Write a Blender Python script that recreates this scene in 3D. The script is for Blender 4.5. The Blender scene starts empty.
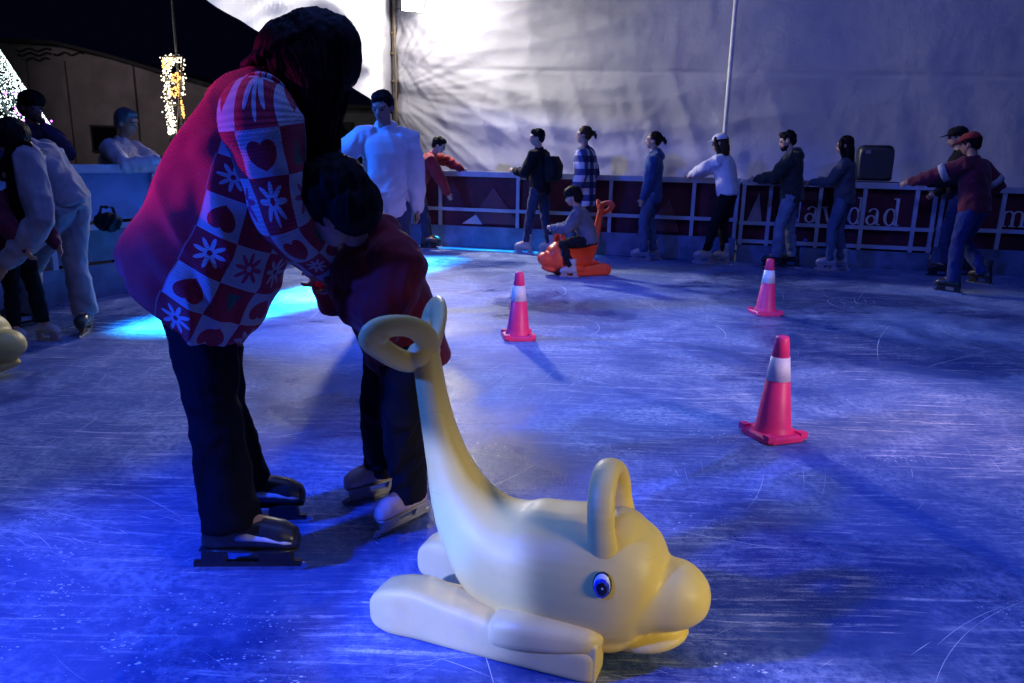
import bpy, math, random
from mathutils import Vector as V, Matrix, noise
R=math.radians
random.seed(7)
S=bpy.context.scene
COL=S.collection
# ------------------------------------------------------------------ camera
H=1.25; F=750.; PITCH=R(13.8); ROLL=R(1.2)
cd=bpy.data.cameras.new('camera'); cam=bpy.data.objects.new('camera',cd); COL.objects.link(cam)
cd.sensor_width=36; cd.lens=36*F/1024; cd.clip_start=.05; cd.clip_end=500
CM=Matrix.Rotation(math.pi/2-PITCH,4,'X')@Matrix.Rotation(ROLL,4,'Z')
cam.matrix_world=Matrix.Translation((0,0,H))@CM
S.camera=cam
CR=CM.to_3x3()
def ray(px,py): return CR@V(((px-512)/F,-(py-341.5)/F,-1))
def gnd(px,py,z0=0.):
    r=ray(px,py); t=(z0-H)/r.z; return V((r.x*t,r.y*t,z0))
def at(px,py,Y):
    r=ray(px,py); t=Y/r.y; return V((r.x*t,Y,H+r.z*t))

# ------------------------------------------------------------------ materials
class NT:
    def __init__(s,name):
        s.m=bpy.data.materials.new(name); s.m.use_nodes=True; s.t=s.m.node_tree; s.n=s.t.nodes; s.l=s.t.links
        s.b=s.n['Principled BSDF']
    def new(s,t,**k):
        n=s.n.new(t)
        for a,v in k.items(): setattr(n,a,v)
        return n
    def link(s,a,b): s.l.new(a,b)
    def inp(s,sock,v):
        if isinstance(v,bpy.types.NodeSocket): s.l.new(v,sock)
        else: sock.default_value=v
    def M(s,op,a,b=0.,c=0.):
        n=s.new('ShaderNodeMath',operation=op); s.inp(n.inputs[0],a); s.inp(n.inputs[1],b)
        if op in('MULTIPLY_ADD','SMOOTH_MIN','COMPARE'): s.inp(n.inputs[2],c)
        return n.outputs[0]
    def mix(s,f,a,b):
        n=s.new('ShaderNodeMix',data_type='RGBA'); s.inp(n.inputs[0],f); s.inp(n.inputs[6],a); s.inp(n.inputs[7],b); return n.outputs[2]
    def noise(s,vec,scale,detail=3,rough=.55,dist=0.):
        n=s.new('ShaderNodeTexNoise'); n.inputs['Scale'].default_value=scale; n.inputs['Detail'].default_value=detail
        n.inputs['Roughness'].default_value=rough; n.inputs['Distortion'].default_value=dist
        if vec is not None: s.link(vec,n.inputs['Vector'])
        return n.outputs['Fac']
    def coord(s,kind='Object'): return s.new('ShaderNodeTexCoord').outputs[kind]
    def pos(s): return s.new('ShaderNodeNewGeometry').outputs['Position']
    def mapping(s,vec,rot=(0,0,0),scale=(1,1,1),loc=(0,0,0)):
        n=s.new('ShaderNodeMapping'); s.link(vec,n.inputs[0]); n.inputs[1].default_value=loc; n.inputs[2].default_value=rot; n.inputs[3].default_value=scale
        return n.outputs[0]
    def ramp(s,f,a,b):
        n=s.new('ShaderNodeMapRange'); n.interpolation_type='SMOOTHSTEP'; s.inp(n.inputs[0],f); n.inputs[1].default_value=a; n.inputs[2].default_value=b
        return n.outputs[0]
    def bump(s,h,strength=.3,dist=.01):
        n=s.new('ShaderNodeBump'); n.inputs['Strength'].default_value=strength; n.inputs['Distance'].default_value=dist
        s.link(h,n.inputs['Height']); s.link(n.outputs[0],s.b.inputs['Normal'])
def c4(c): return (c[0],c[1],c[2],1.)
def plain(name,c,rough=.6,var=.15,scale=12,bump=.1,bd=.004,metal=0.,spec=.5,bscale=None,coat=0.):
    t=NT(name); co=t.coord(); f=t.noise(co,scale,4)
    lo=[x*(1-var) for x in c]; hi=[min(1,x*(1+var)) for x in c]
    t.link(t.mix(t.ramp(f,.3,.7),c4(lo),c4(hi)),t.b.inputs['Base Color'])
    t.link(t.M('MULTIPLY_ADD',f,.2,rough-.1),t.b.inputs['Roughness'])
    t.b.inputs['Metallic'].default_value=metal; t.b.inputs['Specular IOR Level'].default_value=spec
    t.b.inputs['Coat Weight'].default_value=coat
    if bump: t.bump(t.noise(co,bscale or scale*6,3),bump,bd)
    return t.m
def cloth(name,c,var=.2,rough=.85,weave=260.,spec=.2,sheen=.15):
    t=NT(name); co=t.coord(); f=t.noise(co,7,4)
    t.link(t.mix(t.ramp(f,.3,.7),c4([x*(1-var) for x in c]),c4([min(1,x*(1+var)) for x in c])),t.b.inputs['Base Color'])
    t.b.inputs['Roughness'].default_value=rough; t.b.inputs['Specular IOR Level'].default_value=spec
    t.b.inputs['Sheen Weight'].default_value=sheen
    h=t.M('ADD',t.M('MULTIPLY',t.noise(co,weave,2),.35),t.noise(co,26,3)); t.bump(h,.35,.006)
    return t.m
def emit(name,c,s):
    t=NT(name); t.b.inputs['Base Color'].default_value=c4(c); t.b.inputs['Emission Color'].default_value=c4(c); t.b.inputs['Emission Strength'].default_value=s
    return t.m
def hair_mat(name,c):
    t=NT(name); co=t.mapping(t.coord(),scale=(90,90,5)); f=t.noise(co,1.5,3)
    t.link(t.mix(f,c4([x*.5 for x in c]),c4([x*1.5 for x in c])),t.b.inputs['Base Color'])
    t.b.inputs['Roughness'].default_value=.62; t.b.inputs['Specular IOR Level'].default_value=.10; t.bump(f,.5,.006); return t.m
SKIN=plain('skin',(.42,.24,.17),.55,.08,20,.05)
SKIN_D=plain('skin_tan',(.30,.16,.11),.55,.08,20,.05)
LIPC=plain('lips',(.26,.09,.08),.5,.05); EYEC=plain('eye_dark',(.02,.015,.012),.25,.0,5,0)
HAIR=hair_mat('black_hair',(.007,.005,.005)); HAIRB=hair_mat('brown_hair',(.05,.025,.013)); HAIRG=hair_mat('grey_hair',(.10,.10,.10))
BLADE=plain('steel_blade',(.55,.56,.6),.3,.1,30,0,metal=1.)
BLACKP=plain('black_plastic',(.018,.018,.022),.4,.2,15,.05)
WHITE_ST=plain('white_painted_steel',(.40,.42,.48),.45,.12,6,.08)

# ------------------------------------------------------------------ mesh building
class MB:
    def __init__(s): s.v=[]; s.f=[]; s.m=[]; s.pat={}
    def add(s,vs,fs,mi=0):
        o=len(s.v); s.v+= [V(x) for x in vs]; s.f+=[tuple(i+o for i in f) for f in fs]; s.m+=[mi]*len(fs)
    def box(s,c,sz,rot=None,mi=0):
        c=V(c); pts=[V((x*sz[0]/2,y*sz[1]/2,z*sz[2]/2)) for x in(-1,1) for y in(-1,1) for z in(-1,1)]
        if rot: pts=[rot@p for p in pts]
        s.add([c+p for p in pts],[(0,1,3,2),(4,6,7,5),(0,4,5,1),(2,3,7,6),(0,2,6,4),(1,5,7,3)],mi)
    def rings(s,rings,mi=0,cap=True,closed=True):
        n=len(rings[0]); o=len(s.v); k=0
        for r in rings: s.v+=[V(p) for p in r]
        for i in range(len(rings)-1):
            for j in range(n if closed else n-1):
                a=o+i*n+j; b=o+i*n+(j+1)%n; s.f.append((a,b,b+n,a+n)); k+=1
        if cap:
            s.f.append(tuple(o+j for j in range(n-1,-1,-1))); s.f.append(tuple(o+(len(rings)-1)*n+j for j in range(n))); k+=2
        s.m+=[mi]*k
    def loft(s,secs,n=20,mi=0,p=2.,cap=True):
        # secs: (centre, axis_u, axis_v) with full radii in the axes
        s.rings([ell(c,u,v,n,p) for c,u,v in secs],mi,cap)
    def tube(s,pts,rad,n=14,mi=0,ref=None,flat=1.,round_ends=True):
        pts=[V(p) for p in pts]
        if not hasattr(rad,'__len__'): rad=[rad]*len(pts)
        secs=[]; prev=None
        L=len(pts)
        for i in range(L):
            t=(pts[min(i+1,L-1)]-pts[max(i-1,0)]).normalized()
            if prev is None:
                r=V(ref) if ref is not None else (V((0,0,1)) if abs(t.z)<.9 else V((1,0,0)))
            else: r=prev
            u=(r-t*r.dot(t)).normalized(); prev=u; w=t.cross(u)
            if i==0 and round_ends: 
                for q,sc in((-.95,.3),(-.7,.7)): secs.append((pts[0]+t*rad[0]*q*flat,u*rad[0]*sc,w*rad[0]*sc*flat))
            secs.append((pts[i],u*rad[i],w*rad[i]*flat))
            if i==L-1 and round_ends:
                for q,sc in((.7,.7),(.95,.3)): secs.append((pts[i]+t*rad[i]*q*flat,u*rad[i]*sc,w*rad[i]*sc*flat))
        s.loft(secs,n,mi)
    def ball(s,c,r,rot=None,n=16,mi=0):
        c=V(c); r=(r,r,r) if not hasattr(r,'__len__') else r
        rg=[]
        m=n//2
        for i in range(m+1):
            a=math.pi*(i+.02)/(m+.04); rg.append([])
            for j in range(n):
                b=2*math.pi*j/n; p=V((r[0]*math.sin(a)*math.cos(b),r[1]*math.sin(a)*math.sin(b),-r[2]*math.cos(a)))
                rg[-1].append(c+(rot@p if rot else p))
        s.rings(rg,mi)
    def mesh(s,name='mesh'):
        me=bpy.data.meshes.new(name); me.from_pydata([tuple(v) for v in s.v],[],s.f); me.polygons.foreach_set('material_index',s.m)
        me.update(); return me
    def build(s,name,mats,parent=None,smooth=True,org=None,voxel=None,sm=0,fold=None,recalc=True):
        if org is not None: s.v=[v-V(org) for v in s.v]
        me=s.mesh(name)
        if recalc:
            import bmesh
            bm=bmesh.new(); bm.from_mesh(me); bmesh.ops.recalc_face_normals(bm,faces=bm.faces); bm.to_mesh(me); bm.free()
        if voxel: me=remesh(me,voxel,sm)
        if fold: folds(me,**fold)
        return link(name,me,mats,parent,smooth)
def ell(c,u,v,n,p=2.):
    out=[]
    for j in range(n):
        a=2*math.pi*j/n; x,y=math.cos(a),math.sin(a)
        if p!=2.: x=math.copysign(abs(x)**(2/p),x); y=math.copysign(abs(y)**(2/p),y)
        out.append(V(c)+V(u)*x+V(v)*y)
    return out
def link(name,me,mats,parent=None,smooth=True):
    for m in (mats if isinstance(mats,(list,tuple)) else [mats]): me.materials.append(m)
    if smooth: me.polygons.foreach_set('use_smooth',[True]*len(me.polygons))
    o=bpy.data.objects.new(name,me); COL.objects.link(o)
    if parent: o.parent=parent
    return o
def remesh(me,voxel,sm=0,sub=0):
    o=bpy.data.objects.new('t',me); COL.objects.link(o)
    m=o.modifiers.new('r','REMESH'); m.mode='VOXEL'; m.voxel_size=voxel
    if sm: q=o.modifiers.new('s','SMOOTH'); q.factor=.5; q.iterations=sm
    dg=bpy.context.evaluated_depsgraph_get(); dg.update()
    r=bpy.data.meshes.new_from_object(o.evaluated_get(dg),depsgraph=dg)
    bpy.data.objects.remove(o); bpy.data.meshes.remove(me); r.materials.clear(); return r
def folds(me,amp=.01,freq=9.,st=(1,1,.55),seed=0.,ridge=True,amp2=.3):
    off=V((seed*3.1,seed*1.7,seed*.9)); N=len(me.vertices)
    buf=[0.]*(3*N); me.vertices.foreach_get('co',buf); nb=[0.]*(3*N); me.vertex_normals.foreach_get('vector',nb)
    for i in range(0,3*N,3):
        p=V(buf[i:i+3]); q=V((p.x*st[0],p.y*st[1],p.z*st[2]))*freq+off
        w=noise.noise(q*.5)*1.2
        q=q+V((w,w*.6,-w))
        a=noise.noise(q)
        if ridge: a=.5-abs(a)*1.6
        a+=amp2*noise.noise(q*2.7)
        k=a*amp; buf[i]+=nb[i]*k; buf[i+1]+=nb[i+1]*k; buf[i+2]+=nb[i+2]*k
    me.vertices.foreach_set('co',buf); me.update()
def empty(name,loc,label=None,cat=None,group=None,rz=0.):
    o=bpy.data.objects.new(name,None); COL.objects.link(o); o.location=loc; o.rotation_euler=(0,0,rz); o.empty_display_size=.1
    if label: tag(o,label,cat,group)
    return o
def tag(o,label=None,cat=None,group=None,kind=None):
    if label: o['label']=label
    if cat: o['category']=cat
    if group: o['group']=group
    if kind: o['kind']=kind
    return o
def rename_copy(o,parent,mats=None):
    c=o.copy(); COL.objects.link(c); c.parent=parent
    for ch in list(o.children): rename_copy(ch,c)
    return c

# ------------------------------------------------------------------ setting: ground, ice
def ice_mat():
    t=NT('ice'); P=t.pos()
    def warped(sc,amt,src=None):
        n=t.new('ShaderNodeTexNoise'); n.inputs['Scale'].default_value=sc; n.inputs['Detail'].default_value=2; t.link(src or P,n.inputs['Vector'])
        a=t.new('ShaderNodeVectorMath',operation='MULTIPLY_ADD'); t.link(n.outputs['Color'],a.inputs[0]); a.inputs[1].default_value=(amt,amt,0); t.link(src or P,a.inputs[2]); return a.outputs[0]
    W=warped(.8,1.3); W3=warped(.6,.24)
    wet=t.ramp(t.noise(W,.40,6,.62),.45,.58)          # clear re-frozen patches against frosted ice
    fro=t.ramp(t.noise(W,2.1,5,.72),.38,.68)
    tex=t.noise(P,34,5,.75); grit=t.ramp(t.noise(P,120,3,.7),.40,.68)
    lay=[]
    for k,(ang,sx,sy,lo,hi,w,mlo) in enumerate(((.10,1.4,34,.53,.66,1.,.44),(-.38,2.0,52,.54,.67,.9,.46),(.80,2.4,70,.55,.69,.7,.50),(-.05,.9,22,.53,.68,.9,.46),(-.75,4.0,120,.54,.67,.8,.45),(.35,5.,60,.52,.66,.7,.48))):
        f=t.noise(t.mapping(W3,rot=(0,0,ang),scale=(sx,sy,1),loc=(k*3.3,k*7.1,0)),1.,4,.68)
        msk=t.ramp(t.noise(t.mapping(W,loc=(k*5.,k*2.,0)),1.1,3,.62),mlo,mlo+.16)
        lay.append(t.M('MULTIPLY',t.M('MULTIPLY',t.ramp(f,lo,hi),msk),w))
    sc=lay[0]
    for x in lay[1:]: sc=t.M('MAXIMUM',sc,x)
    brk=t.ramp(t.noise(t.mapping(P,rot=(0,0,.1),scale=(14,44,1)),1.,4,.8),.36,.58)
    sc=t.M('MULTIPLY',sc,t.M('MULTIPLY',brk,t.M('MULTIPLY_ADD',grit,.5,.55)))
    dry=t.M('MULTIPLY_ADD',wet,-.7,1.)
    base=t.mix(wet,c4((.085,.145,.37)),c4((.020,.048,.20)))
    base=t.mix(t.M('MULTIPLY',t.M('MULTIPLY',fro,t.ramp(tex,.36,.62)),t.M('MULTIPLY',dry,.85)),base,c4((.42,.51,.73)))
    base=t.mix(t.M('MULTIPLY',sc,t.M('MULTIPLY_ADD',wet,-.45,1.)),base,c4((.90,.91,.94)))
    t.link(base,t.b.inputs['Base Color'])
    ro=t.M('MULTIPLY_ADD',wet,-.36,.56); ro=t.M('ADD',ro,t.M('MULTIPLY',sc,.25)); ro=t.M('ADD',ro,t.M('MULTIPLY',grit,.08))
    t.link(ro,t.b.inputs['Roughness']); t.b.inputs['IOR'].default_value=1.31; t.b.inputs['Specular IOR Level'].default_value=.45
    h=t.M('ADD',t.M('MULTIPLY',sc,.8),t.M('ADD',t.M('MULTIPLY',grit,.25),t.M('MULTIPLY',tex,.6)))
    t.bump(h,.45,.006)
    return t.m
g=MB(); g.add([(-80,-40,-.03),(80,-40,-.03),(80,120,-.03),(-80,120,-.03)],[(0,1,2,3)])
tag(g.build('ground',plain('dark_asphalt',(.05,.05,.052),.85,.3,3,.3,.01),smooth=False),kind='structure')
CORN=gnd(410,244.5); BL=gnd(48,306); BR=gnd(1024,276.5)
dL=(CORN-BL).normalized(); nL=V((-dL.y,dL.x,0))              # left barrier line, nL points out of the rink
dB=(BR-CORN).normalized(); nB=V((-dB.y,dB.x,0))              # back barrier line, nB points away from the camera
LEND=CORN-dL*13; BEND=CORN+dB*13
im=MB(); i0=LEND+nL*.02; i1=CORN; i2=BEND+nB*.02
im.add([i0,V((i0.x,-6,0)),V((14,-6,0)),V((14,i2.y,0)),i2,i1],[(0,1,2,3,4,5)])
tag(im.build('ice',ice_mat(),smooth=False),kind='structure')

# skate marks: hair-thin frosted scratches cut by blades, and loose ice shavings (uncountable)
fm=NT('ice_frost'); fm.b.inputs['Base Color'].default_value=(.84,.87,.92,1); fm.b.inputs['Roughness'].default_value=.7
sm=MB()
def inrink(p): return (p-BL).dot(nL)<-.05 and (p-CORN).dot(nB)<-.05
def mark(c,a,Ln,k,w):
    n=max(4,int(Ln/.05)); L=[];Rr=[]; p=c.copy(); ok=True; ph=random.random()*9
    for j in range(n+1):
        d=V((math.cos(a),math.sin(a),0)); s_=V((-d.y,d.x,0)); ww=w*math.sin(math.pi*(j+.15)/(n+.3))*(.35+1.1*max(0,noise.noise(V((ph,j*.45,0)))+.35))
        q=p+V((0,0,.0008)); L.append(q+s_*ww); Rr.append(q-s_*ww); ok=ok and inrink(p)
        p=p+d*(Ln/n); a+=k*Ln/n
    if ok:
        o=len(sm.v); sm.v.extend(L+Rr)
        for j in range(n): sm.f.append((o+j,o+n+1+j,o+n+2+j,o+j+1)); sm.m.append(0)
for g_ in range(70):
    c=V((random.uniform(-2.6,3.0),random.uniform(1.1,4.6),0)) if g_<44 else V((random.uniform(-3,6),random.uniform(3,9),0))
    a=random.choice((random.gauss(.05,.35),random.gauss(-.4,.3),random.uniform(0,3.1))); k=random.gauss(0,.5)
    for q in range(random.choice((5,9,16,26))):
        mark(c+V((random.gauss(0,.22),random.gauss(0,.11),0)),a+random.gauss(0,.10),random.choice((.05,.1,.18,.3))*random.uniform(.6,1.5),k+random.gauss(0,.3),random.choice((.0004,.0006,.0010))*(1+.25*max(0,c.y-2)))
for g_ in range(90):
    c=V((random.uniform(-3.5,5.5),random.uniform(1.2,9.),0)); mark(c,random.uniform(0,6.3),random.uniform(.5,1.9),random.gauss(0,.8),random.choice((.0005,.0008,.0011))*(1+.25*max(0,c.y-2)))
tag(sm.build('skate_marks',fm.m,smooth=False),'thin white scratches cut into the ice by skate blades','skate marks',kind='stuff')
sh=MB()
cl=[gnd(random.gauss(115,110),random.gauss(620,45)) for q in range(26)]+[gnd(random.uniform(380,1024),random.uniform(430,683)) for q in range(14)]
for i in range(1700):
    if i<1250: c=random.choice(cl)+V((random.gauss(0,.05),random.gauss(0,.035),0))
    else: c=V((random.uniform(-3,6),random.uniform(1.5,8),0))
    if not inrink(c): continue
    r=random.choice((.0008,.0012,.0018,.003))*random.uniform(.6,1.3); n=5; o=len(sh.v); a0=random.random()*6
    sh.v+=[c+V((math.cos(a0+j*1.2566)*r*random.uniform(.6,2.6),math.sin(a0+j*1.2566)*r*random.uniform(.6,1.3),.0006)) for j in range(n)]+[c+V((0,0,r*.5))]
    for j in range(n): sh.f.append((o+j,o+(j+1)%n,o+n)); sh.m.append(0)
tag(sh.build('ice_shavings',fm.m,smooth=False),'loose white ice shavings scattered over the rink surface','ice shavings',kind='stuff')

# ------------------------------------------------------------------ barriers
UP=V((0,0,1))
def rotz(d): return Matrix.Rotation(math.atan2(d.y,d.x),3,'Z')
def bar(mb,a,b,w,h,n,off=0.,mi=0):      # horizontal bar from a to b (points at bar centre), n = outward normal
    d=(b-a); rot=rotz(d); mb.box((a+b)/2+n*off,(d.length,w,h),rot,mi)
def barrier(A,B,n,posts,zt,zm,zk,label,group,zl=None,panel=None,post_w=.045,skin=None,mat=WHITE_ST,cap=.07):
    root=empty('rink_barrier',A,label,'rink barrier',group)
    d=(B-A).normalized(); Z=lambda p,z: V((p.x,p.y,z)); L=(B-A).length
    def part(name,fn,m=mat,parent=root):
        mb=MB(); fn(mb); return mb.build(name,m,parent,smooth=False,org=A)
    part('top_rail',lambda m: bar(m,Z(A,zt-cap/2),Z(B,zt-cap/2),.10,cap,n,.02))
    part('mid_rail',lambda m: bar(m,Z(A,zm),Z(B,zm),.04,.045,n))
    if zl: part('lower_rail',lambda m: bar(m,Z(A,zl),Z(B,zl),.04,.045,n))
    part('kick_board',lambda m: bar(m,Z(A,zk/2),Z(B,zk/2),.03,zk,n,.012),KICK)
    for s_ in posts:
        p=A+d*s_
        part('post',lambda m: m.box(Z(p,(zk+zt-cap)/2),(post_w,.036,zt-cap-zk-.004),rotz(d)))
    if panel:
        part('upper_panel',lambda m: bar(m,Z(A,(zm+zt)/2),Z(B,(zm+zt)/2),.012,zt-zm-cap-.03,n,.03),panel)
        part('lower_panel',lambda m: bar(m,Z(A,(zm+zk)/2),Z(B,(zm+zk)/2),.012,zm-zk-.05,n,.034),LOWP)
    return root
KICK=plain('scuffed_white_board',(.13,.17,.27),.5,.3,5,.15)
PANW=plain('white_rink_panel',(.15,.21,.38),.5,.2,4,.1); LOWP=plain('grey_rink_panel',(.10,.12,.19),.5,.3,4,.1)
GB='barrier sections round the rink'
def along(px,py,A,d):  # metres along a barrier line for the pixel of a post's foot
    return (gnd(px,py)-A).dot(d)
sL=[.6+1.02*k for k in range(13)]
barrier(LEND,CORN-dL*.05,nL,[s_ for s_ in sL if s_<12.9],1.12,.60,.28,'blue lit white panelled rink barrier running down the left side of the ice',GB,panel=PANW)
s1=along(735,264,CORN,dB); s2=along(935,275,CORN,dB)
P1=CORN+dB*s1; P2=CORN+dB*s2
barrier(CORN,P1-dB*.01,nB,[.03,along(431,249,CORN,dB),along(508,254,CORN,dB),along(604,258,CORN,dB),along(688,262,CORN,dB),s1-.04],1.05,.53,.30,'white railing section before a plain maroon banner at the back left',GB)
barrier(P1+dB*.01,P2-dB*.01,nB,[.03]+[along(x,y,CORN,dB)-s1 for x,y in((764,265),(814,268),(859,271),(912,274))]+[s2-s1-.05],1.04,.50,.22,'white railing section with low second frame before the Navidad banner',GB,zl=.27)
barrier(P2+dB*.01,BEND,nB,[.03]+[along(998,278,CORN,dB)-s2+k*1.05 for k in range(5)],1.03,.52,.30,'white railing section at far right edge behind the two moving skaters',GB)

# banners behind the railing, with hand-made serif lettering
MAR=cloth('maroon_banner',(.085,.010,.022),.25,.6,90.,.3,0.)
PALE=plain('pale_print',(.55,.50,.52),.6,.1); PALE2=plain('dull_red_print',(.13,.03,.045),.6,.1)
class Pen:                                   # letters in a flat plane: u right, v up; solid strokes
    def __init__(s,org,u,n): s.mb=MB(); s.o=org; s.u=u; s.n=n
    def pt(s,x,y,k): return s.o+s.u*x+UP*y+s.n*(-.003*k)
    def poly(s,pts):
        n=len(pts); s.mb.add([s.pt(x,y,0) for x,y in pts]+[s.pt(x,y,1) for x,y in pts],[tuple(range(n,2*n))]+[(j,(j+1)%n,n+(j+1)%n,n+j) for j in range(n)])
    def ring(s,cx,cy,rx,ry,tx,ty,a0=0.,a1=360.,n=26):
        for j in range(n):
            a,b=R(a0+(a1-a0)*j/n),R(a0+(a1-a0)*(j+1)/n)
            s.poly([(cx+rx*math.cos(a),cy+ry*math.sin(a)),(cx+rx*math.cos(b),cy+ry*math.sin(b)),(cx+(rx-tx)*math.cos(b),cy+(ry-ty)*math.sin(b)),(cx+(rx-tx)*math.cos(a),cy+(ry-ty)*math.sin(a))])
    def rect(s,x,y,w,h): s.poly([(x,y),(x+w,y),(x+w,y+h),(x,y+h)])
    def letter(s,ch,x,h):                    # h = cap height
        q=h*.62; t=h*.11; th=h*.045
        if ch=='N':
            s.rect(x+.06*h,0,th,h); s.rect(x+.66*h,0,th,h); s.poly([(x+.05*h,h),(x+.19*h,h),(x+.71*h,0),(x+.58*h,0)]); s.rect(x,-.002,.17*h,th); s.rect(x-.02*h,h-th,.16*h,th); s.rect(x+.59*h,h-th,.2*h,th); return .84*h
        if ch=='a':
            s.rect(x+.34*h,.03*h,t,q*.72); s.ring(x+.26*h,q*.70,.19*h,q*.30,t*.7,th,0,165); s.ring(x+.2*h,q*.29,.19*h,q*.30,t*.8,th,0,360); s.rect(x+.43*h,0,.09*h,th); return .56*h
        if ch=='v':
            s.poly([(x+.03*h,q),(x+.16*h,q),(x+.33*h,0),(x+.24*h,0)]); s.poly([(x+.44*h,q),(x+.49*h,q),(x+.32*h,0),(x+.26*h,0)]); s.rect(x-.02*h,q-th,.23*h,th); s.rect(x+.37*h,q-th,.18*h,th); return .55*h
        if ch=='i':
            s.rect(x+.07*h,0,t,q); s.rect(x,0,.25*h,th); s.rect(x,q-th,.1*h,th); s.ring(x+.125*h,h*.86,t*.65,t*.65,t*.64,t*.64); return .29*h
        if ch=='d':
            s.rect(x+.40*h,0,t,h); s.ring(x+.25*h,q*.5,.23*h,q*.52,t,th); s.rect(x+.48*h,0,.09*h,th); s.rect(x+.32*h,h-th,.1*h,th); return .62*h
        if ch=='m':
            for k in range(3): s.rect(x+(.06+.33*k)*h,0,t,q*(.75 if k else 1)); s.rect(x+(.33*k)*h,0,.24*h,th)
            for k in range(2): s.ring(x+(.285+.33*k)*h,q*.68,.225*h,q*.33,t,th,0,150)
            s.rect(x-.02*h,q-th,.1*h,th); return .97*h
BOFF=.06
def banner(A,B,z0,z1,label):
    root=empty('banner',A,label,'banner','maroon banners tied behind the railing'); mb=MB(); d=(B-A).normalized(); L=(B-A).length; n=int(L/.06)+1
    f=[];
    for k in range(n+1):
        p=A+d*(L*k/n)+nB*(BOFF+.012*math.sin(k*.7)+.010*noise.noise(V((k*.23,0,0))))
        f.append([p+UP*z0,p+UP*(z0*.4+z1*.6)+nB*.008*noise.noise(V((k*.31,4,0))),p+UP*z1])
    for i in range(n):
        for j in range(2): pass
    o=0; mb.v=[q for r in f for q in r]
    for i in range(n):
        for j in range(2): a=i*3+j; mb.f.append((a,a+3,a+4,a+1)); mb.m.append(0)
    mb.build('fabric',MAR,root,org=A,recalc=False)
    return root
b1=banner(CORN+dB*.05,P1,.26,1.0,'plain maroon banner with faint triangles behind the back left railing')
b2=banner(P1,BEND,.20,1.0,'maroon banner lettered Navidad with a pale triangle beside the word')
def emblem(root,px,py,w,h,m,name='emblem',A=None):
    p=along(px,py,CORN,dB); o=CORN+dB*p+nB*(BOFF-.03); mb=Pen(o,dB,nB); return mb,root
def tri(root,A,px,zb,w,h,m,skew=0.):
    s_=along(px,250+(px-410)*.05,CORN,dB); pen=Pen(CORN+dB*s_+nB*(BOFF-.024),dB,nB); pen.poly([(-w/2,zb),(w/2,zb),(skew,zb+h)]); pen.mb.build('emblem',m,root,smooth=False,org=A)
A1=CORN+dB*.05
tri(b1,A1,480,.34,.75,.5,PALE2); tri(b1,A1,655,.34,.5,.42,PALE2,.1); tri(b1,A1,458,.33,.30,.13,PALE,.05); tri(b1,A1,580,.36,.6,.5,PALE2)
tri(b2,P1,752,.52,.18,.36,plain('faded_print',(.32,.24,.30),.6,.1),.03)
def word(txt,px,zb,h,root,A):
    s_=along(px,250+(px-410)*.05,CORN,dB); pen=Pen(CORN+dB*s_+nB*(BOFF-.026)+UP*zb,dB,nB); x=0
    for ch in txt: x+=pen.letter(ch,x,h)+h*.03
    pen.mb.build('lettering',PALE,root,smooth=False,org=A)
word('Navidad',778,.53,.33,b2,P1)
word('mi',1003,.57,.30,b2,P1)

# ------------------------------------------------------------------ tent
def fabric_mat():
    t=NT('white_tarpaulin'); P=t.pos(); f=t.noise(P,1.6,5,.6)
    t.link(t.mix(f,c4((.50,.50,.53)),c4((.66,.66,.68))),t.b.inputs['Base Color']); t.b.inputs['Roughness'].default_value=.6
    t.bump(t.M('ADD',t.noise(P,14,5,.65),t.M('MULTIPLY',t.noise(P,120,2),.2)),.35,.02); return t.m
FAB=fabric_mat()
TENT=CORN+nB*1.35
tent=empty('event_tent',TENT,'big white fabric tent wall hung behind the back railing of the rink','tent')
sP=(at(392,60,TENT.y)-TENT).dot(dB)          # where the left pole stands along the wall
WL=13.; WH=5.2
def wallp(s_,z):
    # s_: metres from the left pole. Creases fan out from the pole tie points, soft hangs further right
    d=0.
    zz=z-1.75; 
    rid=lambda x,y,z_: 1-2*abs(noise.noise(V((x,y,z_)))*1.5)
    for (z0,k,am,rng) in((2.85,6.,.026,3.4),(2.2,8.,.022,2.8),(3.7,5.,.022,3.2)):      # creases fanning out from the ties
        th=math.atan2(z-z0,s_+.10); r=math.hypot(s_+.10,z-z0)
        d+=am*math.exp(-r/rng)*min(1,r/.5)*rid(th*k+.6*noise.noise(V((s_*.5,z*.5,z0))),r*.30,z0)
    for i in range(3):                        # long swags drooping between the poles
        q=z+(.35+.15*i)*math.sin(min(1,s_/5.4)*math.pi)*.9+.18*s_*(i-1)
        d+=.020*rid(s_*.22,q*2.1,i*5.)*math.exp(-s_/4.5)
    k=max(0,min(1,(2.6-z)*1.2)); d+=.030*k*rid(s_*1.9-(2.6-z)*.7,z*.22,9.)*math.exp(-s_/12)*min(1,s_/.8)
    d+=.014*(1-k)*rid(s_*.9+z*.5,z*.8,12.)*math.exp(-s_/9)
    d+=.018*noise.noise(V((s_*.6,z*.35,3.)))+.008*noise.noise(V((s_*2.6,z*2.2,1.)))*math.exp(-s_/8)+.004*noise.noise(V((s_*7,z*6,4.)))
    for zz_,tl in((2.55,-.02),(3.45,.01)): d-=.014*math.exp(-((z-zz_-tl*s_)/.025)**2)
    return TENT+dB*(sP+s_)+nB*(-d)+UP*z
mb=MB(); nx,nz=420,190
for i in range(nx+1):
    s_=WL*(i/nx)**1.25
    for j in range(nz+1): mb.v.append(wallp(s_,WH*j/nz))
for i in range(nx):
    for j in range(nz): a=i*(nz+1)+j; mb.f.append((a,a+nz+1,a+nz+2,a+1)); mb.m.append(0)
mb.build('wall_fabric',FAB,tent,org=TENT,recalc=False)
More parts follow.
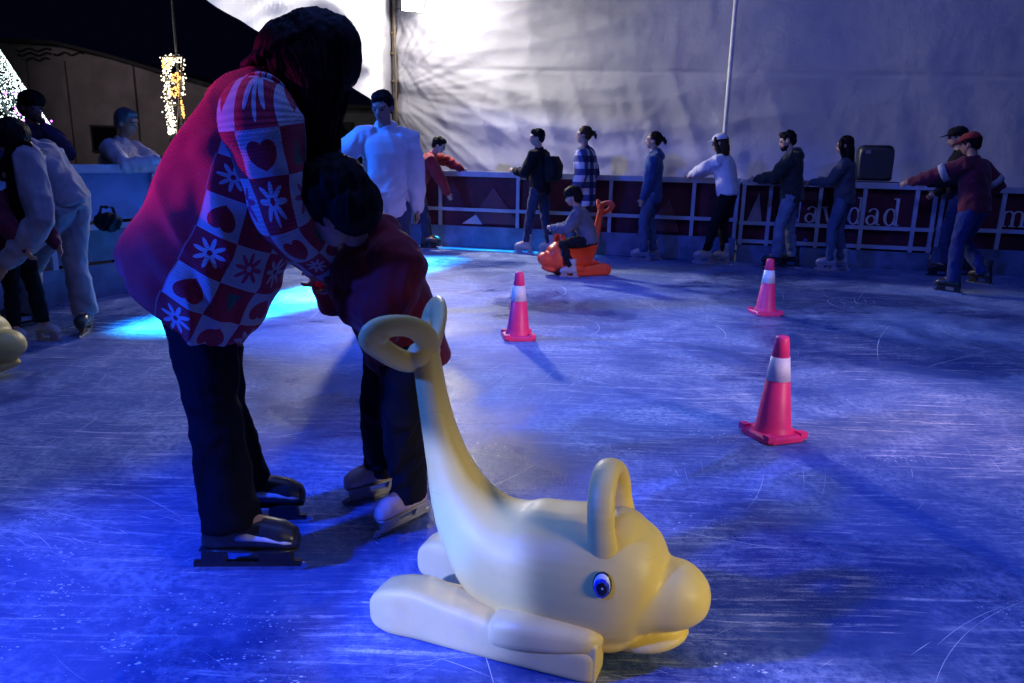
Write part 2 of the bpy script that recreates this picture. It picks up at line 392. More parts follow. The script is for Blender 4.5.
# side sheet drawn up to the left of the pole
top0=TENT+dB*sP+nB*-.02
edge=[at(393,122,top0.y),at(372,100,11.0),at(350,86,10.4),at(310,63,9.4),at(270,38,8.3),at(235,18,7.3),at(200,-4,6.5),at(150,-40,5.6)]
mb=MB(); n1=60; n2=50
def pl(pts,t):
    t*=len(pts)-1; i=min(int(t),len(pts)-2); return pts[i].lerp(pts[i+1],t-i)
for i in range(n1+1):
    t=i/n1; e=pl(edge,t); tp=V((e.x,e.y,5.2))
    for j in range(n2+1):
        s_=j/n2; p=e.lerp(tp,s_)
        p=p+V((.82,-.57,0))*(.10*(1-2*abs(noise.noise(V((s_*9.+t*7.,t*1.6-s_*.5,2.))))) + .07*noise.noise(V((t*5,s_*9,7.))))*min(1,t*8)*(.25+.75*min(1,s_*6))
        mb.v.append(p)
for i in range(n1):
    for j in range(n2): a=i*(n2+1)+j; mb.f.append((a,a+n2+1,a+n2+2,a+1)); mb.m.append(0)
mb.build('side_sheet',FAB,tent,org=TENT,recalc=False)
WPOLE=plain('white_pole',(.75,.75,.78),.4,.08); GPOLE=plain('galvanised_pole',(.35,.33,.30),.45,.2,metal=.6)
for px,off,r,m in((392,-.10,.035,GPOLE),):
    mb=MB(); p=TENT+dB*sP+nB*off; mb.tube([p,p+UP*5.2],r,12); mb.build('tent_pole',m,tent,org=TENT)
    mb=MB(); 
    mb.tube([p+UP*5.+nB*-.06+dB*(.035+.012*math.sin(z*3)) -UP*z for z in [k*.15 for k in range(29)]],.014,8); 
    for z in (1.9,2.35,2.75,3.05): mb.box(p+UP*z+nB*-.03,(.09,.06,.035),rotz(dB))
    mb.build('cable',plain('tan_cable',(.30,.22,.12),.6,.2),tent,org=TENT)
sQ=(at(730,70,(P1+nB*1.2).y)-TENT).dot(dB); q=TENT+dB*sQ+nB*-.14
mb=MB(); mb.tube([q,q+UP*5.2],.032,12); mb.build('tent_pole',WPOLE,tent,org=TENT)
# floodlight on the left pole
LP=at(413,3,(CORN+nB*.85).y)
fl=empty('floodlight',LP,'bright white floodlight fixed at the top of the left tent pole','floodlight')
aim=(V((1.2,2.5,0))-LP).normalized(); rq=aim.to_track_quat('-Z','Y').to_matrix()
mb=MB(); mb.box(LP-aim*.05,(.34,.26,.07),rq); [mb.box(LP-aim*.1+rq@V((x,0,0)),(.01,.24,.04),rq) for x in(-.12,-.08,-.04,0,.04,.08,.12)]; mb.build('housing',BLACKP,fl,smooth=False,org=LP)
mb=MB(); mb.box(LP-aim*.011,(.30,.22,.008),rq); mb.build('lens',emit('flood_glass',(1.,.96,.90),60.),fl,smooth=False,org=LP)
mb=MB(); pq=TENT+dB*sP+nB*-.10+UP*LP.z; mb.tube([LP-aim*.09,(LP+pq)/2-UP*.02,pq],.014,8); mb.build('bracket',GPOLE,fl,org=LP)

# ------------------------------------------------------------------ lights
def lamp(kind,name,loc,tgt,col,e,**k):
    l=bpy.data.lights.new(name,kind); o=bpy.data.objects.new(name,l); COL.objects.link(o); o.location=loc
    if tgt is not None: o.rotation_euler=(V(tgt)-V(loc)).to_track_quat('-Z','Y').to_euler()
    l.color=col; l.energy=e
    for a,v in k.items(): setattr(l,a,v)
    return o
BLUE=(.012,.07,1.)
lamp('SPOT','floodlight_beam',LP+aim*.03,(.6,4.2,0),(1.,.95,.93),950,spot_size=R(165),spot_blend=.6,shadow_soft_size=.18)
lamp('POINT','floodlight_spill',LP+aim*.40+dB*.28+UP*.10,None,(1.,.93,.92),78,shadow_soft_size=.12)
lamp('AREA','blue_wash_over_rink',(.9,3.4,6.),(.9,3.9,0),(.12,.22,1.),170,shape='RECTANGLE',size=7,size_y=6,spread=R(120))
lamp('SPOT','blue_par_on_wall',(1.5,2.,5.8),(4.6,10.2,3.3),(.15,.21,1.),700,spot_size=R(52),spot_blend=.9,shadow_soft_size=.3)  # added unseen fill that turns the tent wall bluer
lamp('SPOT','blue_par_centre',(-3.9,5.1,3.0),(-.7,5.9,0),(.01,.16,1.),1150,spot_size=R(46),spot_blend=.8,shadow_soft_size=.06)
lamp('SPOT','blue_par_left_front',(-3.5,.3,2.7),(-.85,1.72,.2),BLUE,1500,spot_size=R(42),spot_blend=.8,shadow_soft_size=.12)
lamp('SPOT','blue_par_left_back',(-3.95,5.35,2.7),(1.6,9.7,.9),BLUE,750,spot_size=R(66),spot_blend=.6,shadow_soft_size=.08)
lamp('SPOT','blue_par_right',(4.,1.,4.5),(-2.9,7.1,.2),BLUE,380,spot_size=R(17),spot_blend=.6,shadow_soft_size=.08)  # added unseen fill from the right, tints the left barrier blue
lamp('SPOT','magenta_par_left',(-5.2,2.4,2.4),(-1.15,2.3,1.32),(1.,.02,.42),1000,spot_size=R(10),spot_blend=.5,shadow_soft_size=.06)
for c0,c1,e in((gnd(165,326),gnd(345,289),190),(gnd(330,291),gnd(440,259),100)):  # added overhead area lights without a fixture, shaped to lay the cyan stripe
    dz=(c1-c0).normalized(); o=lamp('AREA','cyan_bar',tuple((c0+c1)/2+UP*4.2),None,(.03,.55,1.),e,shape='RECTANGLE',size=.05,size_y=(c1-c0).length,spread=R(13))
    o.rotation_euler=Matrix((dz.cross(UP),dz,UP)).transposed().to_euler()
c0=CORN+dB*.1-nB*.17; o=lamp('AREA','cyan_strip',tuple(c0+dB*1.3+UP*.16),None,(.03,.55,1.),7.,shape='RECTANGLE',size=.03,size_y=2.6,spread=R(95)); o.rotation_euler=Matrix((dB.cross(UP),dB,UP)).transposed().to_euler()  # added low area light without a fixture, cyan glow along the back ice edge
lamp('SPOT','warm_fill_on_dolphin',(3.0,-.1,1.5),(.66,1.66,.30),(1.,.86,.50),290,spot_size=R(26),spot_blend=1.,shadow_soft_size=.3)
lamp('SPOT','blue_par_low',(-2.5,-.3,1.35),(-.24,1.84,.20),(.12,.18,1.),1500,spot_size=R(12.5),spot_blend=.45,shadow_soft_size=.03)  # extra unseen spot added to throw blue on the dolphin's flank
lamp('SPOT','blue_pin_low',(-2.4,-.35,1.45),(-.16,1.84,.27),(.0,.06,1.),1800,spot_size=R(5),spot_blend=1.,shadow_soft_size=.03)  # narrow unseen spot added for the deep blue patch mid flank
lamp('SPOT','blue_par_on_cones',(-3.4,1.3,2.8),(1.1,4.4,.2),(.02,.24,1.),1300,spot_size=R(26),spot_blend=.7,shadow_soft_size=.05)  # extra unseen spot added to colour the cones' left sides blue
lamp('SPOT','white_fill_on_cones',(4.2,.4,2.0),(1.35,4.7,.2),(1.,.66,.78),1000,spot_size=R(34),spot_blend=.9,shadow_soft_size=.3)

lamp('SPOT','yard_lamp',(-14.,13.,6.),(-7.,24.,2.5),(1.,.86,.92),330,spot_size=R(80),spot_blend=.8,shadow_soft_size=.2)
# ------------------------------------------------------------------ world (night)
w=bpy.data.worlds.new('World'); S.world=w; w.use_nodes=True; nt=w.node_tree
bg=nt.nodes['Background']; sk=nt.nodes.new('ShaderNodeTexSky'); sk.sky_type='NISHITA'; sk.sun_disc=False; sk.sun_elevation=R(-6); sk.sun_rotation=R(200)
mx=nt.nodes.new('ShaderNodeMix'); mx.data_type='RGBA'; mx.inputs[0].default_value=.9; nt.links.new(sk.outputs[0],mx.inputs[6]); mx.inputs[7].default_value=(.01,.012,.075,1)
nt.links.new(mx.outputs[2],bg.inputs[0]); bg.inputs[1].default_value=.06

# ------------------------------------------------------------------ traffic cones
CONE_O=plain('fluorescent_cone_plastic',(.92,.04,.20),.42,.08,9,.06,spec=.45)
CONE_W=plain('reflective_collar',(.72,.74,.80),.3,.1,14,.03,spec=.6)
def cone(px,py,label,rz,hh=.475,lean=(0,0)):
    p=gnd(px,py); root=empty('traffic_cone',p,label,'traffic cone','traffic cones set out on the ice',rz)
    root.rotation_euler=(lean[0],lean[1],rz)
    b=MB(); hw=.112                                                   # square foot with clipped corners and raised pads
    def sq(h,c,z): 
        o=[]
        for sx,sy in((1,1),(-1,1),(-1,-1),(1,-1)):
            pts=[V((sx*h,sy*(h-c),z)),V((sx*(h-c),sy*h,z))]
            o+=pts if sx*sy>0 else pts[::-1]
        return o
    b.rings([sq(hw-.006,.03,0),sq(hw,.03,.006),sq(hw,.03,.026),sq(hw-.008,.03,.034),sq(.086,.03,.036)])
    for sx in(-1,1):
        for sy in(-1,1): b.box((sx*(hw-.022),sy*(hw-.022),.03),(.04,.04,.03))
    b.build('base',CONE_O,root,smooth=False)
    prof=[(.036,.100),(.045,.094),(.07,.088)]
    k=(hh-.07); r=lambda z: .079+(.029-.079)*(z-.07)/k
    def lat(zs,rs): 
        m=MB(); m.rings([[V((math.cos(a*math.tau/40)*q,math.sin(a*math.tau/40)*q,z)) for a in range(40)] for z,q in zip(zs,rs)],cap=True); return m
    z1,z2=hh*.575,hh*.80
    lat([.034,.038,.05,.07,z1-.003,z1-.001],[.092,.091,.085,.079,r(z1),r(z1)-.002]).build('body',CONE_O,root)
    lat([z1-.001,z1,z2,z2+.001],[r(z1)-.003,r(z1)+.0015,r(z2)+.0015,r(z2)-.003]).build('reflective_collar',CONE_W,root)
    lat([z2,z2+.001,hh-.012,hh-.004,hh],[r(z2)-.003,r(z2)-.0005,r(hh-.012),r(hh)*.93,r(hh)*.75]).build('tip',CONE_O,root)
    return root
cone(772,436,'largest pink cone standing alone nearest the camera on the ice at right',R(20),.485)
cone(518,338,'pink traffic cone on the ice behind the tail of the yellow dolphin',R(8),.475)
cone(765,314,'smallest pink traffic cone, on the ice towards the Navidad banner',R(10),.47)

def curve(keys,t):
    # smooth (Catmull-Rom) interpolation of a list of tuples/vectors at t in 0..1
    n=len(keys)-1; q=t*n; i=min(int(q),n-1); f=q-i; p=[V(keys[max(0,min(n,i+j))]) for j in(-1,0,1,2)]
    return .5*((2*p[1])+(p[2]-p[0])*f+(2*p[0]-5*p[1]+4*p[2]-p[3])*f*f+(3*p[1]-p[0]-3*p[2]+p[3])*f**3)
# ------------------------------------------------------------------ dolphin skating aid
YEL=plain('yellow_moulded_plastic',(.84,.62,.145),.38,.07,4,.10,.003,spec=.42,bscale=9)
YELW=plain('scuffed_yellow_plastic',(.82,.63,.20),.45,.10,6,.12,.003,spec=.4,bscale=14)
def scuff(m,c,dirt):
    t=m.node_tree; b=t.nodes['Principled BSDF']; old=b.inputs['Base Color'].links[0].from_socket; q=NT.__new__(NT); q.m=m; q.t=t; q.n=t.nodes; q.l=t.links; q.b=b
    co=q.coord(); f=q.ramp(q.noise(q.mapping(co,rot=(.3,.5,.2),scale=(9,9,60)),1.,4,.7),.62,.72); g=q.ramp(q.noise(co,5,6,.7),.56,.74)
    k=q.M('MAXIMUM',q.M('MULTIPLY',f,.35),q.M('MULTIPLY',g,.30)); q.link(q.mix(k,old,c4(dirt)),b.inputs['Base Color'])
    f2=q.ramp(q.noise(q.mapping(co,rot=(.1,-.4,.8),scale=(70,8,8)),1.,4,.7),.60,.70); q.link(q.M('ADD',q.M('MULTIPLY',q.M('MAXIMUM',f2,f),.18),q.M('MULTIPLY_ADD',q.noise(co,14,4),.26,.33)),b.inputs['Roughness'])
scuff(YEL,YEL,(.54,.40,.10)); scuff(YELW,YELW,(.62,.52,.34)); scuff(CONE_O,CONE_O,(.45,.03,.07)); scuff(CONE_W,CONE_W,(.30,.28,.32))
ORA=plain('orange_moulded_plastic',(.72,.075,.03),.4,.08,4,.08,spec=.4,bscale=9)
EWH=plain('eye_white',(.7,.72,.75),.25,0,5,0); EBL=plain('eye_blue',(.015,.05,.45),.2,0,5,0); EBK=plain('eye_black',(.01,.01,.02),.15,0,5,0)
def dolphin(loc,fwd,m,label,scale=1.,vox=.007):
    root=empty('dolphin_skating_aid',loc,label,'skating aid','dolphin shaped skating aids',math.atan2(fwd[1],fwd[0])); root.scale=(scale,)*3
    s=lambda x,y,z: V((x,y,z))
    X=V((1,0,0)); Y=V((0,1,0)); Z=V((0,0,1))
    b=MB()
    sp=[(.070,.745,.036,.036),(.078,.70,.037,.039),(.092,.62,.039,.044),(.112,.53,.045,.052),(.136,.45,.056,.063),(.166,.37,.076,.080),(.215,.29,.106,.103),(.285,.226,.146,.134),(.37,.203,.166,.150),(.46,.198,.174,.158),(.55,.203,.178,.160),(.63,.207,.168,.154),(.69,.200,.140,.130),(.725,.195,.095,.095)]
    secs=[]
    for i,(x,z,rn,rl) in enumerate(sp):
        p0=sp[max(i-1,0)];p1=sp[min(i+1,len(sp)-1)]; t=V((p1[0]-p0[0],0,p1[1]-p0[1])).normalized(); nrm=V((-t.z,0,t.x))
        secs.append((s(x,0,z),nrm*rn,Y*rl))
    secs=[tuple(curve([q_[c_] for q_ in secs],i_/60) for c_ in(0,1,2)) for i_ in range(61)]
    b.loft(secs,36,p=2.25)
    b.ball((.620,0,.232),(.102,.142,.160),n=30)                       # forehead
    # beak: upper bulb, cheeks, lower jaw
    bk=[(.60,.205,.150,.145),(.68,.192,.112,.128),(.735,.188,.089,.104),(.785,.192,.082,.090),(.822,.192,.062,.070),(.846,.190,.036,.042),(.854,.189,.011,.013)]
    bk=[(s(x,0,z),Z*rz_,Y*ry_) for x,z,rz_,ry_ in bk]; bk=[tuple(curve([q_[c_] for q_ in bk],i_/30) for c_ in(0,1,2)) for i_ in range(31)]
    b.loft(bk,30,p=2.2)
    b.ball((.700,0,.070),(.112,.092,.034),Matrix.Rotation(R(-12),3,'Y'),n=24)
    b.ball((.60,0,.085),(.10,.12,.07),n=24)
    # keel below the belly
    b.loft([(s(.20,0,.10),Z*.07,Y*.05),(s(.34,0,.075),Z*.07,Y*.085),(s(.50,0,.075),Z*.07,Y*.10),(s(.60,0,.08),Z*.06,Y*.09)],18)
    b.build('body',m,root,voxel=vox,sm=9)
    # chest handle: an arch across the body
    h=MB(); pts=[];W=.088
    for k in range(19):
        a=math.pi*k/18; yy=W*math.cos(a); zz=.385+.112*math.sin(a)**.8; pts.append(s(.590-.012*math.sin(a),yy*(1+.12*(1-math.sin(a))),zz))
    pts=[s(.598,W*1.14,.30),s(.596,W*1.15,.35)]+pts+[s(.596,-W*1.15,.35),s(.598,-W*1.14,.30)]
    h.tube(pts,[.042,.038]+[.035]*19+[.038,.042],16,ref=X,flat=.66)
    h.build('handle',m,root,voxel=vox*.75,sm=4)
    # tail flukes: two leaf shaped loops with an oval hole each
    for sd in(-1,1):
        f=MB(); d=V((-.30,sd*.74,.44)).normalized(); up=V((.55,-sd*.12,.8)); wv=(up-d*up.dot(d)).normalized(); base=s(.074,sd*.004,.730); ring=[]
        L=.185; nn=26
        for k in range(nn+1):
            a=-math.pi+2*math.pi*k/nn; u=(1+math.cos(a))/2; wd=.047*math.sin(a)*(1.18-.35*u)
            ring.append(base+d*(.010+L*u)+wv*(wd+.012*math.sin(u*math.pi)))
        f.tube(ring,[.0175+.003*abs(math.cos((-math.pi+2*math.pi*k/nn)))**2 for k in range(nn+1)],14,ref=d.cross(wv),flat=1.75,round_ends=False)
        f.ball(base+d*.025,(.034,.036,.034)); f.ball(base+d*(L-.012)+wv*.006,.024)
        f.build('tail_fluke',m,root,voxel=vox*.75,sm=4)
    for sd in(-1,1):
        # long runner with an upturned round rear end
        r=MB(); y=sd*.128; st=[]
        for x,z0,z1,w in((-.020,.050,.070,.022),(-.011,.028,.094,.040),(.010,.012,.119,.050),(.055,.003,.138,.055),(.12,.0,.143,.058),(.20,.0,.131,.058),(.30,.0,.118,.057),(.40,.0,.100,.056),(.50,.0,.092,.054),(.585,.0,.088,.050),(.606,.003,.078,.042)):
            st.append((s(x,y+sd*.01*(x<.1),(z0+z1)/2),Z*(z1-z0)/2,Y*w))
        st=[tuple(curve([q_[c_] for q_ in st],i_/40) for c_ in(0,1,2)) for i_ in range(41)]
        r.loft(st,44,p=6.)
        r.box((.34,sd*.085,.06),(.42,.08,.10))
        r.build('runner',m if m is ORA else YELW,root,voxel=vox*.7,sm=2)
        # flipper folded down over the front of the runner
        q=MB(); st=[]
        for x,z,rz_,ry,yo in((.330,.078,.024,.030,.014),(.345,.084,.042,.050,.014),(.40,.092,.050,.060,.010),(.46,.098,.048,.063,.006),(.53,.104,.042,.062,.0),(.590,.108,.032,.055,-.006),(.618,.108,.016,.036,-.014)):
            st.append((s(x,y+sd*yo,z),Z*rz_,Y*ry))
        st=[tuple(curve([q_[c_] for q_ in st],i_/24) for c_ in(0,1,2)) for i_ in range(25)]; q.loft(st,28,p=2.8); q.box((.582,y,.052),(.060,.085,.104))
        q.build('flipper',m if m is ORA else YELW,root,voxel=vox*.7,sm=4)
        # eye: white oval, blue iris, dark pupil and a glint, each laid on the other
        c=s(.612,sd*.1490,.266); nrm=V((.10,sd*.97,.10)).normalized(); u=(Z-nrm*Z.dot(nrm)).normalized(); vv=u.cross(nrm)
        rot=Matrix((vv,u,nrm)).transposed()
        e=MB(); e.ball(c,(.0235,.0335,.009),rot,18); eo=e.build('eye',[EBK],root)
        e=MB(); e.ball(c+nrm*.004,(.0205,.0300,.008),rot,18); e.build('eye_white',EWH,eo)
        e=MB(); e.ball(c+nrm*.0072-u*.0045,(.0192,.0265,.0070),rot,18); e.build('iris',EBL,eo)
        e=MB(); e.ball(c+nrm*.0112-u*.006,(.0140,.0185,.005),rot,16); e.build('pupil',EBK,eo)
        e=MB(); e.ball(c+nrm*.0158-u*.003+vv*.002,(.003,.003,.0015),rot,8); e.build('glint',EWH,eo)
    return root
A0=V((-.295,1.95,0)); aF=V((.9375,-.348,0)); DS=V((.348,.9375,0))
dolphin(A0,aF,YEL,'large yellow dolphin skating aid with blue eye standing unused nearest the camera',vox=.0055)
pD=gnd(604,276)+V((-.05,.0,0))
dolphin(gnd(603,273),V((-.93,-.36,0)),ORA,'orange dolphin skating aid with looped tail, ridden by the crouching child',scale=.94,vox=.009)
lp=gnd(34,372); dolphin(lp-V((.80,.05,0)),V((.99,-.1,0)),YEL,'yellow dolphin skating aid in front of the child at the left edge',vox=.009)

# ------------------------------------------------------------------ people
def ik(a,t,l1,l2,pole):
    d=t-a; L=d.length; mx_=(l1+l2)*.998
    if L>mx_: t=a+d*(mx_/L); d=t-a; L=mx_
    x=(L*L+l1*l1-l2*l2)/(2*L); h=math.sqrt(max(0,l1*l1-x*x)); u=d/L; p=(pole-u*pole.dot(u))
    p=p.normalized() if p.length>1e-5 else V((1,0,0))
    return a+u*x+p*h,t
class Pose: pass
def pose(x,y,yaw,h=1.66,lean=4,side=0,hy=0,hp=0,hands=(None,None),feet=((.02,.10),(-.02,-.10)),crouch=0.,lift=.075,sway=(0,0),toe=(8,-8),hk=1.,elb=(None,None),z0=0.):
    P=Pose(); P.h=h; f=V((math.cos(yaw),math.sin(yaw),0)); l=V((-f.y,f.x,0)); P.f=f; P.l=l; P.org=V((x,y,z0)); k=h/1.70; P.k=k; P.hk=hk
    W=lambda a: P.org+f*a[0]+l*a[1]+UP*a[2]
    P.W=W; P.lift=lift
    P.pelvis=W((sway[0],sway[1],.525*h+lift-crouch))
    up=(UP*math.cos(R(lean))+f*math.sin(R(lean))); up=(up*math.cos(R(side))+l*math.sin(R(side))).normalized()
    P.up=up; P.sf=(f-up*f.dot(up)).normalized(); P.sl=up.cross(P.sf)
    P.neck=P.pelvis+up*.295*h
    P.sh=[P.pelvis+up*.268*h+P.sl*sd*.104*h for sd in(1,-1)]
    hd=Matrix.Rotation(R(hy),3,UP)@f
    P.hup=(UP*math.cos(R(hp))+hd*math.sin(R(hp))).normalized() ; P.hf=(hd-P.hup*hd.dot(P.hup)).normalized(); P.hl=P.hup.cross(P.hf)
    nd=(up*.6+P.hup*.4).normalized(); P.head=P.neck+nd*.055*h+P.hup*.058*h*hk+P.hf*.014*h
    P.hip=[P.pelvis+l*sd*.052*h-UP*.0 for sd in(1,-1)]
    P.an=[];P.kn=[];P.toe=[]
    for i in(0,1):
        ft=feet[i]; a=W((ft[0],ft[1],.045*h+lift+(ft[2] if len(ft)>2 else 0))); td=Matrix.Rotation(R(toe[i]),3,UP)@f
        kn,a2=ik(P.hip[i],a,.245*h,.242*h,(td+f)); P.kn.append(kn); P.an.append(a2); P.toe.append(td)
    P.el=[];P.wr=[];P.hd=[]
    for i,sd in enumerate((1,-1)):
        t=hands[i]
        if t is None: t=P.sh[i]-UP*.30*h+f*.03*h+l*sd*.055*h
        else: t=W(t)
        pole=(-f*.7-UP*.5+l*sd*.5) if elb[i] is None else W(elb[i])-P.sh[i]
        e,w_=ik(P.sh[i],t,.170*h,.150*h,pole); P.el.append(e); P.wr.append(w_); P.hd.append((w_-e).normalized())
    return P
def pixpose(d,h,yaw,lift=.075,hk=1.):           # joints given directly as points
    P=Pose(); P.__dict__.update(d); P.h=h; P.k=h/1.70; P.hk=hk; P.lift=lift; P.f=V((math.cos(yaw),math.sin(yaw),0)); P.l=V((-P.f.y,P.f.x,0))
    P.up=(P.neck-P.pelvis).normalized(); P.sl=(P.sh[0]-P.sh[1]).normalized(); P.sl=(P.sl-P.up*P.sl.dot(P.up)).normalized(); P.sf=P.sl.cross(P.up)
    P.hd=[(P.wr[i]-P.el[i]).normalized() for i in(0,1)]
    P.hl=P.hup.cross(P.hf)
    return P
def hand(mb,w_,d,palm,k,curl=35,thumb=1,fr=.0085):
    d=d.normalized(); palm=(palm-d*palm.dot(d)).normalized(); sd=d.cross(palm).normalized()
    L=.085*k
    mb.loft([(w_-d*.02*k,sd*.026*k,palm*.020*k),(w_+d*.015*k,sd*.030*k,palm*.018*k),(w_+d*.05*k,sd*.040*k,palm*.016*k),(w_+d*L,sd*.038*k,palm*.013*k)],14)
    for j,(o,ln) in enumerate(((.030,.070),(.010,.080),(-.010,.075),(-.030,.058))):
        p=w_+d*(L-.012*k)+sd*o*k; a=R(curl*.35); pts=[p]; r=[fr*k*1.05]
        for q in(.45,.32,.23):
            p=p+(d*math.cos(a)+palm*math.sin(a))*ln*k*q; a+=R(curl*.8); pts.append(p); r.append(r[-1]*.92)
        mb.tube(pts,r,8)
    p=w_+d*.022*k+sd*thumb*.026*k; q1=p+(d*.6+sd*thumb*.7+palm*.3).normalized()*.036*k; q2=q1+(d*.85+sd*thumb*.25+palm*.45).normalized()*.03*k; q3=q2+(d*.9+palm*.4).normalized()*.022*k
    mb.tube([p,q1,q2,q3],[.0125*k,.0105*k,.0095*k,.008*k],8)
def body(P,root,skin,vox=.009,face=True,curl=35):
    k=P.k; hk=k*P.hk*1.0; mb=MB(); U=P.up
    mb.loft([(P.pelvis-UP*.07*k,P.l*.13*k,P.f*.09*k),(P.pelvis+UP*.04*k,P.l*.14*k,P.f*.095*k),(P.pelvis.lerp(P.neck,.4),P.sl*.115*k,P.sf*.085*k),(P.pelvis.lerp(P.neck,.72),P.sl*.135*k,P.sf*.10*k),(P.pelvis.lerp(P.neck,.9),P.sl*.14*k,P.sf*.075*k),(P.neck,P.sl*.06*k,P.sf*.058*k)],18)
    mb.tube([P.neck-U*.03*k,P.neck.lerp(P.head,.45),P.head-P.hup*.03*hk-P.hf*.015*hk],[.060*k,.052*k,.053*k],14)
    H_=lambda a,b,c: P.head+P.hf*a*hk+P.hl*b*hk+P.hup*c*hk
    rot=Matrix((P.hf,P.hl,P.hup)).transposed()
    mb.ball(H_(-.012,0,.025),(.094*hk,.076*hk,.092*hk),rot,20)
    mb.loft([(H_(.02,0,.045),P.hf*.075*hk,P.hl*.066*hk),(H_(.022,0,0),P.hf*.074*hk,P.hl*.066*hk),(H_(.026,0,-.045),P.hf*.064*hk,P.hl*.056*hk),(H_(.036,0,-.080),P.hf*.046*hk,P.hl*.040*hk),(H_(.044,0,-.100),P.hf*.026*hk,P.hl*.024*hk)],18)
    mb.loft([(H_(.088,0,.012),P.hl*.008*hk,P.hf*.010*hk),(H_(.100,0,-.012),P.hl*.012*hk,P.hf*.012*hk),(H_(.106,0,-.028),P.hl*.016*hk,P.hf*.014*hk),(H_(.092,0,-.038),P.hl*.014*hk,P.hf*.010*hk)],10)
    mb.ball(H_(.082,0,-.055),(.014*hk,.024*hk,.007*hk),rot,10); mb.ball(H_(.080,0,-.067),(.014*hk,.022*hk,.008*hk),rot,10)
    for s_ in(1,-1):
        mb.ball(H_(.086,.030*s_,.022),(.012*hk,.024*hk,.008*hk),rot,10)
        mb.ball(H_(-.005,.078*s_,-.008),(.020*hk,.010*hk,.032*hk),rot,10)
        mb.ball(H_(.078,.032*s_,.002),(.014*hk,.014*hk,.011*hk),rot,10)
    for i,s_ in((0,1),(1,-1)):
        mb.tube([P.sh[i]-P.sl*s_*.03*k,P.sh[i],P.sh[i].lerp(P.el[i],.5),P.el[i],P.el[i].lerp(P.wr[i],.4),P.wr[i]],[.055*k,.052*k,.047*k,.040*k,.038*k,.027*k],12)
        pn=getattr(P,'palm',[None,None])[i]
        if pn is None: pn=(-P.l*s_*.8+P.f*.2-UP*.15)
        if abs(P.hd[i].dot(pn.normalized()))>.9: pn=P.f
        hand(mb,P.wr[i]+P.hd[i]*.012*k,P.hd[i],pn,k*(.95 if P.hk<1.1 else 1.05),curl,thumb=(1 if (P.hd[i].cross(pn)).dot(P.f)>0 else -1))
        mb.tube([P.hip[i],P.hip[i].lerp(P.kn[i],.5),P.kn[i],P.kn[i].lerp(P.an[i],.35),P.an[i]],[.078*k,.070*k,.052*k,.050*k,.038*k],12)
        mb.tube([P.an[i],P.an[i]-UP*.01*k+P.toe[i]*.06*k,P.an[i]-UP*.03*k+P.toe[i]*.14*k],[.036*k,.036*k,.028*k],10)
    o=mb.build('body',[skin,LIPC,EYEC],root,org=root.location,voxel=vox,sm=3)
    if face:
        me=o.data; L=V(root.location)
        for p in me.polygons:
            c=p.center+L-P.head; a,b,z=c.dot(P.hf)/hk,c.dot(P.hl)/hk,c.dot(P.hup)/hk
            if a>.07 and abs(b)<.024 and -.072<z<-.050: p.material_index=1
            if a>.06 and ((abs(b)-.031)/.015)**2+((z-.003)/.0065)**2<1: p.material_index=2
            if a>.06 and abs(b)<.052 and abs(b)>.014 and .018<z<.0255: p.material_index=2
    return o
def jacket(P,root,m,name='jacket',bulk=.02,hem=-.06,vox=.012,hood=False,collar=True,amp=.017,sleeve=1.,mats=None,width=1.,seed=0):
    k=P.k; mb=MB(); B=bulk; U=P.up; lp=lambda t: P.pelvis.lerp(P.neck,t)
    down=(U*.5+UP*.5).normalized()
    hp=P.pelvis+down*hem*k
    fl=(P.f*.5+P.sf*.5); ll=(P.l*.5+P.sl*.5)
    mb.loft([(hp,ll*(.150+B)*k*width,fl*(.112+B)*k),(hp+down*.03*k,ll*(.154+B)*k*width,fl*(.116+B)*k),(lp(.18),ll*(.148+B)*k*width,fl*(.112+B)*k),(lp(.42),P.sl*(.142+B)*k*width,P.sf*(.106+B)*k),(lp(.68),P.sl*(.158+B)*k*width,P.sf*(.116+B)*k),(lp(.86),P.sl*(.165+B)*k,P.sf*(.100+B)*k),(lp(.95),P.sl*(.115+B)*k,P.sf*(.078+B)*k),(lp(1.02),P.sl*(.062+.3*B)*k,P.sf*(.060+.3*B)*k)],24,p=2.3)
    for i,s_ in((0,1),(1,-1)):
        w_=P.el[i].lerp(P.wr[i],sleeve)
        mb.tube([P.sh[i]-P.sl*s_*.055*k,P.sh[i]-U*.005*k,P.sh[i].lerp(P.el[i],.5),P.el[i],P.el[i].lerp(w_,.5),w_],[(.068+B*.8)*k,(.068+B*.8)*k,(.060+B)*k,(.052+B)*k,(.046+B)*k,(.034+B*.6)*k],14)
    if collar: mb.tube([lp(.97),lp(1.02),P.neck+(P.head-P.neck)*.30-P.sf*.008*k],[.070*k+B*.5,.068*k,.063*k],16,round_ends=False)
    if hood: mb.ball(P.neck-P.sf*.075*k-U*.01*k,(.085*k,.115*k,.085*k),Matrix((P.sf,P.sl,U)).transposed(),16); mb.ball(P.neck-P.sf*.06*k+U*.04*k,(.065*k,.09*k,.06*k),Matrix((P.sf,P.sl,U)).transposed(),16)
    return mb.build(name,mats or m,root,org=root.location,voxel=vox,sm=3,fold=dict(amp=amp,freq=6.5/k,st=(1.2,1.2,.7),seed=seed+len(root.name)))
